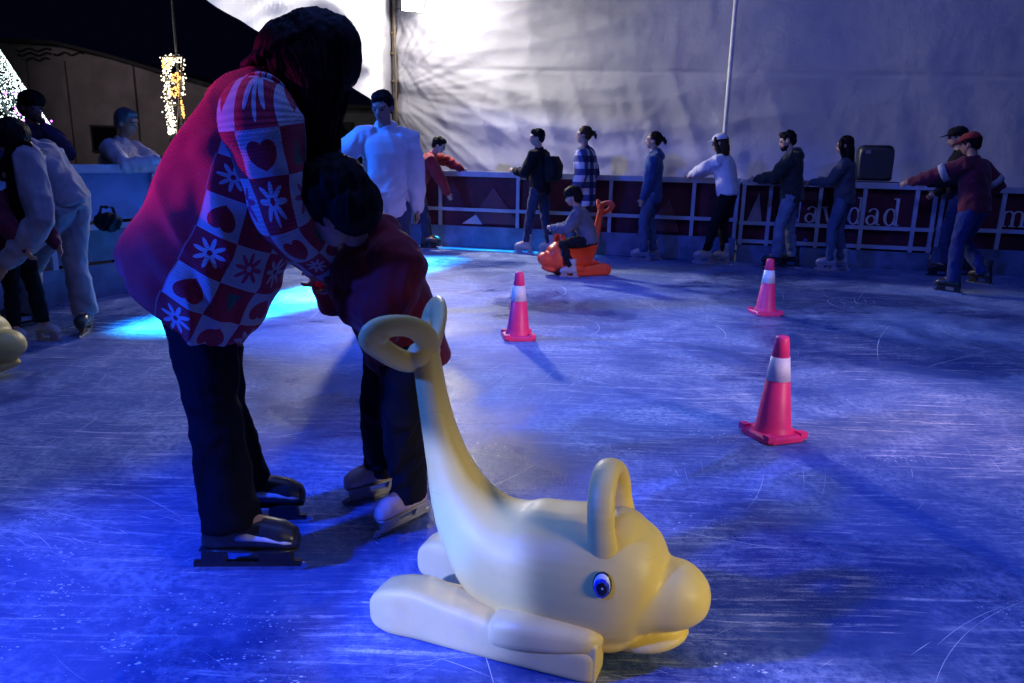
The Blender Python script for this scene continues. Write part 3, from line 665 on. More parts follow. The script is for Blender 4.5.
def trousers(P,root,m,fit=0.,flare=0.,vox=.012,amp=.012,name='trousers',waist=.07,seed=0):
    k=P.k; mb=MB()
    mb.loft([(P.pelvis+UP*waist*k,P.l*.120*k,P.f*.095*k),(P.pelvis,P.l*(.148+fit)*k,P.f*(.112+fit)*k),(P.pelvis-UP*.07*k,P.l*(.142+fit)*k,P.f*(.108+fit)*k)],20)
    for i in(0,1):
        e=P.an[i]+(P.kn[i]-P.an[i]).normalized()*.015*k-(UP*.03*k if flare else V())
        mb.tube([P.hip[i]-UP*.0,P.hip[i].lerp(P.kn[i],.3),P.hip[i].lerp(P.kn[i],.7),P.kn[i],P.kn[i].lerp(e,.4),P.kn[i].lerp(e,.8),e],[(.092+fit)*k,(.088+fit)*k,(.072+fit)*k,(.062+fit)*k,(.060+fit+flare*.3)*k,(.052+fit+flare*.7)*k,(.050+fit+flare)*k],16,round_ends=False)
    return mb.build(name,m,root,org=root.location,voxel=vox,sm=3,fold=dict(amp=amp,freq=9/k,st=(1,1,.9),seed=seed+3))
_sk={}
def skates(P,root,style,k=None,pitch=(0,0)):
    k=k or P.k
    st={'black':(plain('black_skate_boot',(.022,.022,.026),.35,.2,20,.08) if 'b' not in _sk else _sk['b'],)}
    if 'b' not in _sk:
        _sk['b']=st['black'][0]; _sk['w']=plain('white_skate_boot',(.34,.34,.38),.42,.1,20,.08); _sk['p']=plain('worn_white_skate_boot',(.58,.44,.46),.5,.15,12,.1); _sk['g']=plain('grey_skate_trim',(.62,.62,.66),.4,.1,20,.05); _sk['l']=plain('lace',(.5,.5,.52),.8,.1,40,0)
    mats={'black':[_sk['b'],_sk['g']],'blackgrey':[_sk['b'],_sk['g']],'white':[_sk['w'],_sk['w']],'pink':[_sk['p'],_sk['w']]}[style]
    for i in(0,1):
        key=(style,i)
        a=P.an[i]; td=V((P.toe[i].x,P.toe[i].y,0)).normalized()
        if key not in _sk:
            b=MB(); X=V((1,0,0));Y=V((0,1,0));Z=V((0,0,1))
            # ankle at origin, ground at z=-(.0765+.075)
            b.loft([(V((-.085,0,-.052)),Y*.020,Z*.020),(V((-.075,0,-.045)),Y*.034,Z*.036),(V((-.03,0,-.035)),Y*.037,Z*.046),(V((.03,0,-.032)),Y*.039,Z*.050),(V((.09,0,-.034)),Y*.047,Z*.046),(V((.14,0,-.040)),Y*.047,Z*.040),(V((.175,0,-.050)),Y*.036,Z*.028),(V((.185,0,-.057)),Y*.016,Z*.014)],18)
            b.loft([(V((-.02,0,-.06)),X*.06,Y*.036),(V((-.018,0,-.01)),X*.060,Y*.040),(V((-.015,0,.05)),X*.055,Y*.045),(V((-.015,0,.10)),X*.058,Y*.048),(V((-.02,0,.125)),X*.060,Y*.050)],18)
            me=remesh(b.mesh(),.006,3)
            if style in('blackgrey','pink','black'):
                for p in me.polygons: pass
            sole=MB(); sole.loft([(V((-.09,0,-.078)),Y*.026,Z*.006),(V((-.03,0,-.078)),Y*.032,Z*.006),(V((.05,0,-.078)),Y*.038,Z*.006),(V((.12,0,-.078)),Y*.044,Z*.006),(V((.18,0,-.078)),Y*.026,Z*.006)],14)
            pan=MB()
            if style in('blackgrey',):
                pan.loft([(V((.015,0,-.034)),Y*.040,Z*.020),(V((.05,0,-.030)),Y*.0470,Z*.022),(V((.10,0,-.034)),Y*.0500,Z*.018),(V((.150,0,-.046)),Y*.0470,Z*.013),(V((.170,0,-.050)),Y*.038,Z*.010)],16)
            else:
                for q in range(6): pan.tube([V((.09-q*.018,-.018,-.004+q*.006)),V((.085-q*.018,0,.008+q*.008)),V((.09-q*.018,.018,-.004+q*.006))],.0035,6)
            bl=MB()
            gz=-.1515
            prof=[(-.115,gz+.006),(-.105,gz+.001),(-.05,gz),(.12,gz),(.185,gz+.002),(.205,gz+.012),(.195,gz+.024),(.10,gz+.022),(-.105,gz+.022)]
            bl.add([(x,-.0022,z) for x,z in prof]+[(x,.0022,z) for x,z in prof],[tuple(range(9))[::-1],tuple(range(9,18))]+[(j,(j+1)%9,9+(j+1)%9,9+j) for j in range(9)])
            ho=MB()
            for x0,x1 in((-.085,-.03),(.075,.155)):
                ho.rings([[V((x0-.01,-.006,gz+.018)),V((x1+.01,-.006,gz+.018)),V((x1+.01,.006,gz+.018)),V((x0-.01,.006,gz+.018))],[V((x0,-.022,-.080)),V((x1,-.022,-.080)),V((x1,.022,-.080)),V((x0,.022,-.080))]])
            ho.box((.035,0,gz+.022),(.30,.014,.016))
            _sk[key]=(me,sole.mesh(),pan.mesh(),bl.mesh(),ho.mesh())
            for mm in _sk[key]: mm.polygons.foreach_set('use_smooth',[mm is not _sk[key][3] and mm is not _sk[key][4]]*len(mm.polygons))
            me.materials.append(mats[0]); _sk[key][1].materials.append(_sk['b'] if style!='pink' and style!='white' else _sk['w']); _sk[key][2].materials.append(_sk['g'] if style=='blackgrey' else _sk['l']); _sk[key][3].materials.append(BLADE); _sk[key][4].materials.append(_sk['b'] if style in('black','blackgrey') else _sk['w'])
        ms=_sk[key]
        sc=k
        o=bpy.data.objects.new('skate',ms[0]); COL.objects.link(o); o.parent=root
        zz=a.z
        o.location=a-V(root.location); o.rotation_euler=(0,R(pitch[i]),math.atan2(td.y,td.x))
        zs=(zz/.1515) if pitch[i]==0 else k
        o.scale=(sc,sc,zs if .6*k<zs<1.6*k else k)
        for nm,mm in(('sole',ms[1]),('side_panel' if style=='blackgrey' else 'laces',ms[2]),('blade',ms[3]),('blade_holder',ms[4])):
            q=bpy.data.objects.new(nm,mm); COL.objects.link(q); q.parent=o
def hair(P,root,m,style='short',vox=.010,seed=0,length=.38,big=1.):
    hk=P.k*P.hk*big; mb=MB(); rot=Matrix((P.hf,P.hl,P.hup)).transposed()
    H_=lambda a,b,c: P.head+P.hf*a*hk+P.hl*b*hk+P.hup*c*hk
    mb.ball(H_(-.022,0,.040),(.098*hk,.085*hk,.092*hk),rot,20)
    if style=='short': mb.ball(H_(.03,0,.088),(.06*hk,.066*hk,.036*hk),rot,16); mb.ball(H_(-.06,0,-.015),(.05*hk,.070*hk,.06*hk),rot,16); amp=.012
    elif style=='puffy': mb.ball(H_(.0,0,.07),(.115*hk,.10*hk,.08*hk),rot,18); mb.ball(H_(-.055,0,.0),(.07*hk,.092*hk,.085*hk),rot,16); mb.ball(H_(.075,0,.055),(.04*hk,.07*hk,.035*hk),rot,14); amp=.009
    elif style=='bun' or style=='ponytail':
        mb.ball(H_(-.05,0,.0),(.06*hk,.075*hk,.07*hk),rot,16); mb.ball(H_(-.125,0,.03),(.040*hk,.036*hk,.036*hk),rot,14)
        if style=='ponytail': mb.tube([H_(-.12,0,.02),H_(-.16,0,-.03),H_(-.155,0,-.12)],[.032*hk,.035*hk,.015*hk],12)
        else: mb.tube([H_(-.13,0,.03),H_(-.165,.01,.0),H_(-.17,.01,-.05)],[.02*hk,.024*hk,.01*hk],10)
        amp=.010
    else:
        L=length; d=(UP*.75+P.up*.25)
        c0=H_(-.045,0,.0); 
        def D(t,a,wl,wf): return (c0-d*L*t*P.k+P.hf*a*hk,P.hl*wl*hk,P.hf*wf*hk)
        if style=='long': mb.loft([D(-.05,0,.082,.07),D(.15,.0,.096,.080),D(.4,-.012,.108,.075),D(.7,-.02,.104,.062),D(.93,-.02,.08,.045),D(1.02,-.02,.05,.03)],18)
        amp=.012
        for s_ in(1,-1): mb.tube([H_(.045,.066*s_,.07),H_(.05,.080*s_,.0),H_(.03,.088*s_,-.09),H_(.0,.085*s_,-.18)],[.024*hk,.028*hk,.030*hk,.024*hk],10)
    o=mb.build('hair',m,root,org=root.location,voxel=vox,sm=2,fold=dict(amp=amp*hk,freq=26,st=(1,1,.25),seed=seed,amp2=.5))
    return o
def cap_hat(P,root,m,name='cap',back=False):
    hk=P.k*P.hk; rot=Matrix((P.hf,P.hl,P.hup)).transposed(); H_=lambda a,b,c: P.head+P.hf*a*hk+P.hl*b*hk+P.hup*c*hk
    mb=MB(); rg=[]
    for t in range(9):
        a=math.pi/2*t/8; r=math.cos(a)**.75 if t<8 else .02
        rg.append(ell(H_(-.008,0,.052+.078*math.sin(a)),P.hf*.112*hk*r,P.hl*.096*hk*r,24))
    mb.rings(rg); mb.ball(H_(-.008,0,.132),.008*hk,n=8)
    o=mb.build(name,m,root,org=root.location)
    mb=MB(); s_=-1 if back else 1; top=[];bot=[]
    for j in range(15):
        a=R(-70+140*j/14); top.append((H_(-.008+s_*.105*math.cos(a),.092*math.sin(a),.058),H_(-.008+s_*(.105*math.cos(a)+.085*math.cos(a)**.7),.088*math.sin(a),.050-.012*math.cos(a))))
    vs=[];fs=[]
    for a,b in top: vs+=[a,b,a-P.hup*.006*hk,b-P.hup*.006*hk]
    for j in range(14):
        q=j*4; fs+=[(q,q+1,q+5,q+4),(q+2,q+6,q+7,q+3),(q+1,q+3,q+7,q+5)]
    mb.add(vs,fs); mb.build('brim',m,o,org=root.location)
    return o
def person(P,label,group=None):
    return empty('person',V((P.org.x,P.org.y,P.org.z)),label,'person',group)
GP='people on the rink'
black=cloth('black_cloth',(.010,.010,.013),spec=.1,sheen=.03); navy=cloth('navy_cloth',(.018,.026,.07)); jean=cloth('light_denim',(.14,.18,.27),.2,.9,400); dden=cloth('dark_denim',(.025,.04,.11),.2,.9,400)
mden=cloth('blue_denim',(.03,.065,.18),.25,.9,400); whitec=cloth('white_knit',(.62,.62,.66),.08); redc=cloth('red_jacket_cloth',(.26,.012,.018)); maroon=cloth('maroon_cloth',(.10,.010,.028)); greyc=cloth('grey_knit',(.22,.21,.25)); greyj=cloth('pale_grey_jacket',(.085,.10,.16)); dkred=cloth('dark_red_cloth',(.21,.012,.016)); cream=cloth('cream_shirt',(.5,.48,.47)); palejean=cloth('pale_denim',(.21,.21,.25),.15,.9,400)
def plaid():
    t=NT('blue_white_plaid'); P=t.coord('Object'); sx=t.new('ShaderNodeSeparateXYZ'); t.link(P,sx.inputs[0])
    u=t.M('ADD',sx.outputs[0],sx.outputs[1]); a=t.M('LESS_THAN',t.M('FRACT',t.M('MULTIPLY',u,4.6)),.5); b=t.M('LESS_THAN',t.M('FRACT',t.M('MULTIPLY',sx.outputs[2],6.2)),.5)
    s_=t.M('MULTIPLY',t.M('ADD',a,b),.5); m1=t.mix(t.M('GREATER_THAN',s_,.3),c4((.015,.02,.06)),c4((.05,.07,.20))); m2=t.mix(t.M('GREATER_THAN',s_,.8),m1,c4((.62,.62,.66)))
    t.link(m2,t.b.inputs['Base Color']); t.b.inputs['Roughness'].default_value=.9; t.bump(t.noise(P,60,3),.3,.005); return t.m
def at_foot(px,py,off=.34):
    g=gnd(px,py); d=(g-CORN).dot(nB)
    if d>-off: r=ray(px,py); q=V((r.x,r.y,0)); g=g+q*((-off-d)/q.dot(nB))
    return g.x,g.y
YL=math.pi   # facing image-left
yb=math.atan2(dB.y,dB.x)   # direction along the back railing (towards image right)
fb=yb+math.pi

# man in black jacket with backpack
x,y=at_foot(538,251); 
P=pose(x,y,fb-.25,1.53,lean=3,hy=25,hp=4,hands=((.30,.16,1.08),(.22,-.12,1.0)),feet=((.14,.07),(-.12,-.10)))
r=person(P,'young man in black jacket with backpack standing left of the plaid shirt person',GP)
body(P,r,SKIN,.010); hair(P,r,HAIR,'short'); jacket(P,r,black,hem=-.08,bulk=.022,seed=1); trousers(P,r,navy,.004,seed=1); skates(P,r,'white')
mb=MB(); mb.loft([(P.pelvis.lerp(P.neck,.15)-P.sf*.17,P.sl*.11,P.sf*.06),(P.pelvis.lerp(P.neck,.25)-P.sf*.20,P.sl*.14,P.sf*.09),(P.pelvis.lerp(P.neck,.6)-P.sf*.21,P.sl*.14,P.sf*.10),(P.pelvis.lerp(P.neck,.85)-P.sf*.18,P.sl*.12,P.sf*.07)],18,p=3)
tag(mb.build('backpack',black,None,voxel=.012,sm=2,fold=dict(amp=.006,freq=12)),'black backpack on the back of the young man in black jacket','backpack')
# plaid shirt person
x,y=at_foot(582,252,.30)
P=pose(x,y,fb-.1,1.57,lean=2,hy=8,hp=0,hands=(None,(.12,-.2,.92)),feet=((.08,.07),(-.06,-.1)))
r=person(P,'person in blue and white plaid overshirt standing behind the child on the orange dolphin',GP)
body(P,r,SKIN,.010); hair(P,r,HAIRB,'bun',seed=4); jacket(P,r,plaid(),'shirt',bulk=.035,hem=-.26,amp=.012,seed=2); trousers(P,r,navy,.0,seed=2); skates(P,r,'black')
# child on the orange dolphin
g=gnd(583,277); x,y=g.x,g.y+.04
P=pose(x+.02,y,YL-.25,1.16,lean=24,hp=14,hands=((.34,.10,.52),(.34,-.10,.52)),feet=((.12,.15),(.10,-.17)),crouch=.27,hk=1.22,lift=.06,toe=(5,-5),sway=(-.04,0))
r=person(P,'child in pale grey jacket sitting astride the orange dolphin',GP)
body(P,r,SKIN,.009); hair(P,r,HAIR,'puffy',seed=5,vox=.009); jacket(P,r,greyj,bulk=.035,hem=-.05,seed=3,vox=.010); trousers(P,r,black,.010,seed=3,vox=.010); skates(P,r,'white')
# denim jacket woman with ponytail
x,y=at_foot(648,259)
P=pose(x,y,fb+.05,1.51,lean=1,hy=0,hp=-2,hands=((.10,.17,.80),(.08,-.17,.80)),feet=((.06,.08),(-.07,-.08)))
r=person(P,'woman with tied back hair in blue denim jacket and pale blue jeans',GP)
body(P,r,SKIN,.010); hair(P,r,HAIR,'bun',seed=6); jacket(P,r,mden,bulk=.018,hem=-.16,hood=True,seed=4); trousers(P,r,cloth('washed_denim',(.07,.10,.20),.2,.9,400),.006,flare=.012,seed=4); skates(P,r,'white')
# white cap woman
x,y=at_foot(712,256)
P=pose(x+.02,y,fb-.35,1.51,lean=14,side=0,hy=15,hp=8,hands=((.50,-.10,1.04),(.52,-.20,1.03)),feet=((.06,.10),(-.10,-.10)),sway=(-.12,0),elb=((.3,.5,.9),(.2,-.45,.9)))
r=person(P,'woman in white cap and white jumper leaning her forearms on the railing',GP)
body(P,r,SKIN,.010); hair(P,r,HAIRB,'long',seed=7,length=.22); cap_hat(P,r,whitec); jacket(P,r,whitec,'jumper',bulk=.03,hem=-.02,amp=.012,seed=5); trousers(P,r,black,.004,seed=5); skates(P,r,'white')
# bearded man, black hooded jacket, light jeans
x,y=at_foot(785,262)
P=pose(x,y,fb-.2,1.55,lean=7,hy=6,hp=16,hands=((.42,.10,1.05),(.36,-.18,1.05)),feet=((.10,.10),(-.08,-.08)))
r=person(P,'man in black hooded jacket and light jeans looking down at the railing',GP)
body(P,r,SKIN,.010); hair(P,r,HAIR,'short',seed=8); jacket(P,r,cloth('dark_olive_cloth',(.02,.024,.022)),bulk=.03,hem=-.10,hood=True,seed=6); trousers(P,r,jean,.012,flare=.01,seed=6); skates(P,r,'black')
mb=MB(); rot=Matrix((P.hf,P.hl,P.hup)).transposed(); mb.loft([(P.head+P.hf*.030-P.hup*.055,P.hf*.062,P.hl*.062),(P.head+P.hf*.040-P.hup*.088,P.hf*.052,P.hl*.046),(P.head+P.hf*.048-P.hup*.108,P.hf*.030,P.hl*.026)],16); mb.build('beard',HAIR,r,org=r.location,fold=dict(amp=.004,freq=60))
# long hair woman
x,y=at_foot(836,265)
P=pose(x,y,fb-.3,1.49,lean=3,hy=10,hp=8,hands=((.36,.12,1.03),(.24,-.14,1.06)),feet=((.06,.08),(-.05,-.08)))
r=person(P,'woman with very long black hair and blue jeans standing beside the loudspeaker',GP)
body(P,r,SKIN,.010); hair(P,r,HAIR,'long',seed=9,length=.50); jacket(P,r,cloth('slate_cloth',(.045,.05,.07)),bulk=.014,hem=-.07,seed=7); trousers(P,r,cloth('mid_denim',(.06,.09,.17),.2,.9,400),.0,flare=.012,seed=7); skates(P,r,'white')
# black cap man
x,y=at_foot(948,271)
P=pose(x,y,fb-.15,1.61,lean=8,hy=4,hp=10,hands=((.34,.16,1.06),(.22,-.2,.95)),feet=((.06,.10),(-.18,-.08)))
r=person(P,'man in black cap and dark clothes partly hidden by the maroon shirt skater',GP)
body(P,r,SKIN,.010); hair(P,r,HAIR,'short',seed=10); cap_hat(P,r,black); jacket(P,r,black,bulk=.025,hem=-.08,seed=8); trousers(P,r,dden,.008,seed=8); skates(P,r,'black')
# maroon shirt skater
x,y=at_foot(968,294)
P=pose(x-.12,y,fb-.75,1.51,lean=12,side=-4,hy=10,hp=14,hands=((.64,.32,1.02),(.10,-.32,.92)),feet=((.04,.02),(-.16,-.16,.10)),sway=(-.04,0),elb=((.4,.3,.9),(-.3,-.5,.9)))
r=person(P,'skater in maroon cap and shirt with white arm bands',GP)
body(P,r,SKIN_D,.010); hair(P,r,HAIR,'short',seed=11); cap_hat(P,r,dkred); jacket(P,r,maroon,'shirt',bulk=.028,hem=-.06,seed=9); trousers(P,r,cloth('saturated_denim',(.018,.035,.15),.2,.9,400),.012,flare=.01,seed=9); skates(P,r,'black')
for i in(0,1):
    mb=MB(); a=P.sh[i].lerp(P.el[i],.62); b=P.sh[i].lerp(P.el[i],.86); mb.tube([a,b],[.092,.088],18,round_ends=False); mb.build('arm_band',cloth('dull_white_band',(.30,.30,.33)),r,org=r.location)
# boy in white sweatshirt (mid distance, facing the camera)
def JP(px,py,Y): return at(px,py,Y)
yw=6.0
P=pose(at(392,240,yw).x,yw,R(-75),1.70,lean=2,hy=-12,hp=10,hands=((.30,-.42,1.10),(.06,.27,.82)),feet=((.02,.10),(0,-.10)))
P=pose(at(388,240,yw).x,yw,R(-82),1.64,lean=4,hy=-20,hp=16,hands=((.05,.24,.80),(.26,-.44,1.08)),feet=((.02,.10),(0,-.10)),elb=(None,(.1,-.6,1.0)))
r=person(P,'boy in loose white sweatshirt and dark trousers behind the foreground child',GP)
body(P,r,SKIN_D,.008); hair(P,r,HAIR,'short',seed=12); jacket(P,r,cloth('white_sweatshirt',(.46,.47,.52),.06),'sweatshirt',bulk=.034,hem=-.16,vox=.010,amp=.015,hood=True,width=1.0,seed=10); trousers(P,r,navy,.012,vox=.010,seed=10); skates(P,r,'black')
# red person outside the back railing
g=gnd(428,247); x,y=at_foot(428,247,.30)
P=pose(x,y,yb+.35,1.50,lean=30,side=-4,hy=-10,hp=26,hands=((.46,.16,1.07),(.30,-.20,.70)),sway=(-.16,0),elb=((.2,.7,1.5),(.2,-.7,.8)))
r=person(P,'person in red jacket bending over at the far left corner of the railing',GP)
body(P,r,SKIN,.010); hair(P,r,HAIR,'short',seed=13); jacket(P,r,redc,bulk=.03,hem=-.05,seed=11); trousers(P,r,navy,.004,seed=11); skates(P,r,'black')
def shoes(P,r,m=None):
    for i in(0,1):
        mb=MB(); a=P.an[i]; t=P.toe[i]; z=V((0,0,1)); s_=V((-t.y,t.x,0)); g=P.org.z
        mb.loft([(V((a.x,a.y,g+.045))-t*.07,s_*.028,z*.036),(V((a.x,a.y,g+.055)),s_*.040,z*.052),(V((a.x,a.y,g+.040))+t*.10,s_*.046,z*.038),(V((a.x,a.y,g+.030))+t*.17,s_*.034,z*.026)],14); mb.build('shoe',m or BLACKP,r,org=r.location)
# older man in cream shirt outside the left barrier
def outside(px,py,off): 
    g=gnd(px,py); return g+nL*off
p_=outside(162,289,.40)
P=pose(p_.x-.02,p_.y,R(-8),1.66,lean=20,hy=-5,hp=12,hands=((.42,.20,1.16),(.46,-.12,1.16)),lift=-.03,elb=((.1,.5,1.0),(.1,-.5,1.0)),sway=(-.1,0))
r=person(P,'older grey haired man in pale shirt leaning on the left barrier from outside','people outside the rink')
body(P,r,SKIN_D,.010); hair(P,r,HAIRG,'short',seed=14); jacket(P,r,cream,'shirt',bulk=.02,hem=-.05,seed=12); trousers(P,r,black,.004,seed=12); shoes(P,r)
p_=outside(112,297,.85)
P=pose(p_.x,p_.y,R(-30),1.70,lean=6,hy=0,hp=8,hands=((.24,.02,1.42),(.26,-.14,1.18)),lift=0,elb=((.1,.4,1.0),(.1,-.5,1.0)))
r=person(P,'dark haired spectator in dark jacket raising a hand, outside the left barrier','people outside the rink')
body(P,r,SKIN_D,.010); hair(P,r,HAIR,'puffy',seed=15); jacket(P,r,cloth('dark_violet_cloth',(.06,.04,.09)),bulk=.02,hem=-.05,seed=13); trousers(P,r,black,.004,seed=13); shoes(P,r)
# left woman bending over a child
Y5=5.05
d=dict(org=gnd(84,330),pelvis=JP(66,196,Y5),neck=JP(30,150,Y5-.12),head=JP(14,140,Y5-.28),hup=V((-.35,-.75,.55)).normalized(),hf=V((-.45,-.35,-.8)).normalized())
d['hf']=(d['hf']-d['hup']*d['hf'].dot(d['hup'])).normalized()
d['sh']=[JP(26,158,Y5-.30),JP(48,150,Y5+.10)]; d['el']=[JP(42,220,Y5-.38),JP(62,214,Y5-.02)]; d['wr']=[JP(8,262,Y5-.45),JP(14,258,Y5-.30)]
d['hip']=[JP(62,200,Y5-.10),JP(74,198,Y5+.08)]; d['kn']=[JP(30,268,Y5+.1),JP(74,258,Y5+.02)]; d['an']=[JP(28,316,Y5+.25),JP(86,314,Y5+.05)]; d['toe']=[V((-.6,-.8,0)),V((.25,-.95,0))]
for q in d['an']: q.z=.148
P=pixpose(d,1.66,math.atan2(-.35,-.9)); P.l=(d['hip'][0]-d['hip'][1]).normalized(); P.l.z=0; P.l.normalize(); P.f=P.l.cross(UP)
r=person(P,'long haired woman in grey jumper and pale jeans bending over at the left edge',GP)
body(P,r,SKIN,.009); jacket(P,r,greyc,'jumper',bulk=.03,hem=-.05,vox=.010,seed=14); trousers(P,r,palejean,.014,flare=.02,vox=.010,seed=14); skates(P,r,'black')
mb=MB(); rot=Matrix((P.hf,P.hl,P.hup)).transposed(); mb.ball(P.head+P.hup*.03-P.hf*.02,(.105,.095,.10),rot); 
mb.loft([(P.head+P.hup*.02-P.hf*.03,P.hl*.095,V((.05,-.07,0))),(P.head-UP*.07+V((.05,.0,0)),V((.10,.02,0)),V((0,.09,0))),(P.head-UP*.22+V((.06,-.03,0)),V((.095,.02,0)),V((0,.07,0))),(P.head-UP*.40+V((.04,-.05,0)),V((.07,.02,0)),V((0,.05,0))),(P.head-UP*.48+V((.02,-.05,0)),V((.03,.01,0)),V((0,.02,0)))],18); mb.build('hair',HAIR,r,org=r.location,voxel=.009,sm=2,fold=dict(amp=.012,freq=24,st=(1,1,.2),amp2=.5))
# child at the left edge
Y6=4.72
x,y=gnd(20,342).x,gnd(20,342).y
P=pose(x+.02,y+.02,R(-20),1.10,lean=10,hp=15,hands=((.30,.10,.60),(.30,-.12,.60)),feet=((.10,.07),(.02,-.08)),hk=1.2,lift=.06)
r=person(P,'small child in dark red top and white skates at the left edge',GP)
body(P,r,SKIN,.009); hair(P,r,HAIR,'puffy',seed=16,vox=.009); jacket(P,r,maroon,bulk=.03,hem=-.03,vox=.010,seed=15); trousers(P,r,black,.012,vox=.010,seed=15); skates(P,r,'white')

# ------------------------------------------------------------------ foreground child
YK=2.42
d=dict(org=gnd(395,505),pelvis=JP(405,342,YK+.02),neck=JP(362,242,YK-.12),head=JP(337,210,YK-.28),hup=V((-.40,-.16,.90)).normalized(),hf=V((-.80,.30,-.40)))
d['hf']=(d['hf']-d['hup']*d['hf'].dot(d['hup'])).normalized()
d['sh']=[JP(396,262,YK-.17),JP(370,252,YK+.12)]; d['el']=[JP(380,318,YK-.20),JP(350,304,YK+.16)]; d['wr']=[JP(345,290,YK-.12),JP(328,284,YK+.08)]
d['hip']=[JP(410,344,YK-.07),JP(394,344,YK+.09)]; d['kn']=[JP(402,414,YK-.12),JP(380,406,YK+.06)]; d['an']=[JP(409,482,YK-.02),JP(382,464,YK+.20)]; d['toe']=[V((-.62,-.78,0)),V((-.80,-.6,0))]
for q in d['an']: q.z=.126
P=pixpose(d,1.36,math.atan2(-.4,-.9),lift=.06,hk=1.16); P.l=V((.35,-.94,0)); P.f=V((-.94,-.35,0))
r=person(P,'child in dark red jacket bent forward beside the heart sweater woman',GP)
body(P,r,SKIN,.006); hair(P,r,HAIR,'puffy',seed=17,vox=.006,big=1.12); jacket(P,r,dkred,bulk=.06,hem=-.07,vox=.007,amp=.014,hood=True,seed=16); trousers(P,r,black,.022,vox=.007,amp=.014,flare=.004,seed=16); skates(P,r,'pink',k=.82)

# ------------------------------------------------------------------ foreground woman
YW=2.2
d=dict(org=gnd(250,560),pelvis=JP(198,268,YW+.04),neck=JP(278,80,YW),head=JP(318,66,YW+.02),hup=V((.72,-.04,.62)).normalized(),hf=V((.62,.12,-.75)))
d['hf']=(d['hf']-d['hup']*d['hf'].dot(d['hup'])).normalized()
d['sh']=[JP(284,112,YW+.20),JP(260,118,YW-.14)]; d['el']=[JP(312,205,YW+.27),JP(282,216,YW-.10)]; d['wr']=[JP(352,252,YW+.28),JP(332,266,YW+.18)]
d['hip']=[JP(202,276,YW+.12),JP(194,278,YW-.04)]; d['kn']=[JP(222,408,YW+.11),JP(215,420,YW-.09)]; d['an']=[JP(246,500,YW+.16),JP(234,542,YW-.13)]; d['toe']=[V((.99,.12,0)),V((.99,.05,0))]
for q in d['an']: q.z=.164
P=pixpose(d,1.66,.06); P.l=V((-.06,1,0)); P.f=V((1,.06,0)); P.palm=[V((0,-.9,-.2)),V((.1,.9,-.2))]
r=person(P,'long haired woman in red sweater with white hearts bending over the child in the foreground',GP)
body(P,r,SKIN,.006,curl=45)
trousers(P,r,cloth('black_trousers',(.008,.008,.014),spec=.06,sheen=0.),.014,flare=.026,vox=.008,amp=.012,seed=17); skates(P,r,'blackgrey',k=1.08)
# sweater: loft rings measured across the body, pattern cells run round and along it
def sweater_mat():
    t=NT('heart_pattern_knit'); at_=t.new('ShaderNodeAttribute',attribute_name='pattern'); sx=t.new('ShaderNodeSeparateXYZ'); t.link(at_.outputs['Vector'],sx.inputs[0]); u,v,mk=sx.outputs
    nz=t.noise(t.coord(),60,2); 
    fu,fv,iu,iv=t.M('FRACT',u),t.M('FRACT',v),t.M('FLOOR',u),t.M('FLOOR',v)
    par=t.M('FLOORED_MODULO',t.M('ADD',iu,iv),2.); 
    x=t.M('MULTIPLY',t.M('SUBTRACT',fu,.5),2.75); y=t.M('MULTIPLY_ADD',t.M('SUBTRACT',fv,.5),-2.75,.10)
    x2=t.M('MULTIPLY',x,x); y2=t.M('MULTIPLY',y,y); a=t.M('SUBTRACT',t.M('ADD',x2,y2),.62)
    heart=t.M('LESS_THAN',t.M('SUBTRACT',t.M('MULTIPLY',t.M('MULTIPLY',a,a),a),t.M('MULTIPLY',x2,t.M('MULTIPLY',y2,y))),0.)
    r_=t.M('SQRT',t.M('ADD',x2,y2)); th=t.M('ARCTAN2',y,x); pet=t.M('MULTIPLY_ADD',t.M('COSINE',t.M('MULTIPLY',th,8.)),.30,.62)
    snow=t.M('MULTIPLY',t.M('LESS_THAN',r_,t.M('MULTIPLY',pet,1.15)),t.M('GREATER_THAN',r_,.18))
    tree=t.M('MULTIPLY',t.M('LESS_THAN',t.M('ABSOLUTE',x),t.M('MULTIPLY',t.M('SUBTRACT',.75,y),.42)),t.M('MULTIPLY',t.M('LESS_THAN',y,.75),t.M('GREATER_THAN',y,-.75)))
    RED=c4((.50,.006,.032)); WH=c4((.55,.53,.58)); GR=c4((.02,.13,.085)); PK=c4((.62,.06,.16))
    sw=t.M('COMPARE',t.M('FLOORED_MODULO',iv,4.),2.,.1)
    onwhite=t.mix(sw,t.mix(heart,WH,RED),t.mix(snow,WH,PK))
    onred=t.mix(t.M('FLOORED_MODULO',iu,2.),t.mix(snow,RED,WH),t.mix(tree,RED,GR))
    pat=t.mix(par,onred,onwhite)
    f=t.mix(mk,RED,pat); t.link(f,t.b.inputs['Base Color']); t.b.inputs['Roughness'].default_value=.85; t.b.inputs['Specular IOR Level'].default_value=.15; t.b.inputs['Sheen Weight'].default_value=.25
    co=t.coord(); st_=t.M('MULTIPLY',t.M('SINE',t.M('MULTIPLY',u,6.2832*13)),t.M('SINE',t.M('ADD',t.M('MULTIPLY',v,6.2832*15),t.M('MULTIPLY',t.M('SINE',t.M('MULTIPLY',u,6.2832*13)),1.2))))
    t.link(t.mix(t.M('MULTIPLY_ADD',st_,.10,.14),f,c4((.06,.01,.02))),t.b.inputs['Base Color'])
    t.bump(t.M('ADD',t.M('MULTIPLY',st_,.55),t.M('ADD',t.M('MULTIPLY',t.noise(co,220,2),.4),t.noise(co,20,3))),.6,.006); return t.m
SWM=sweater_mat()
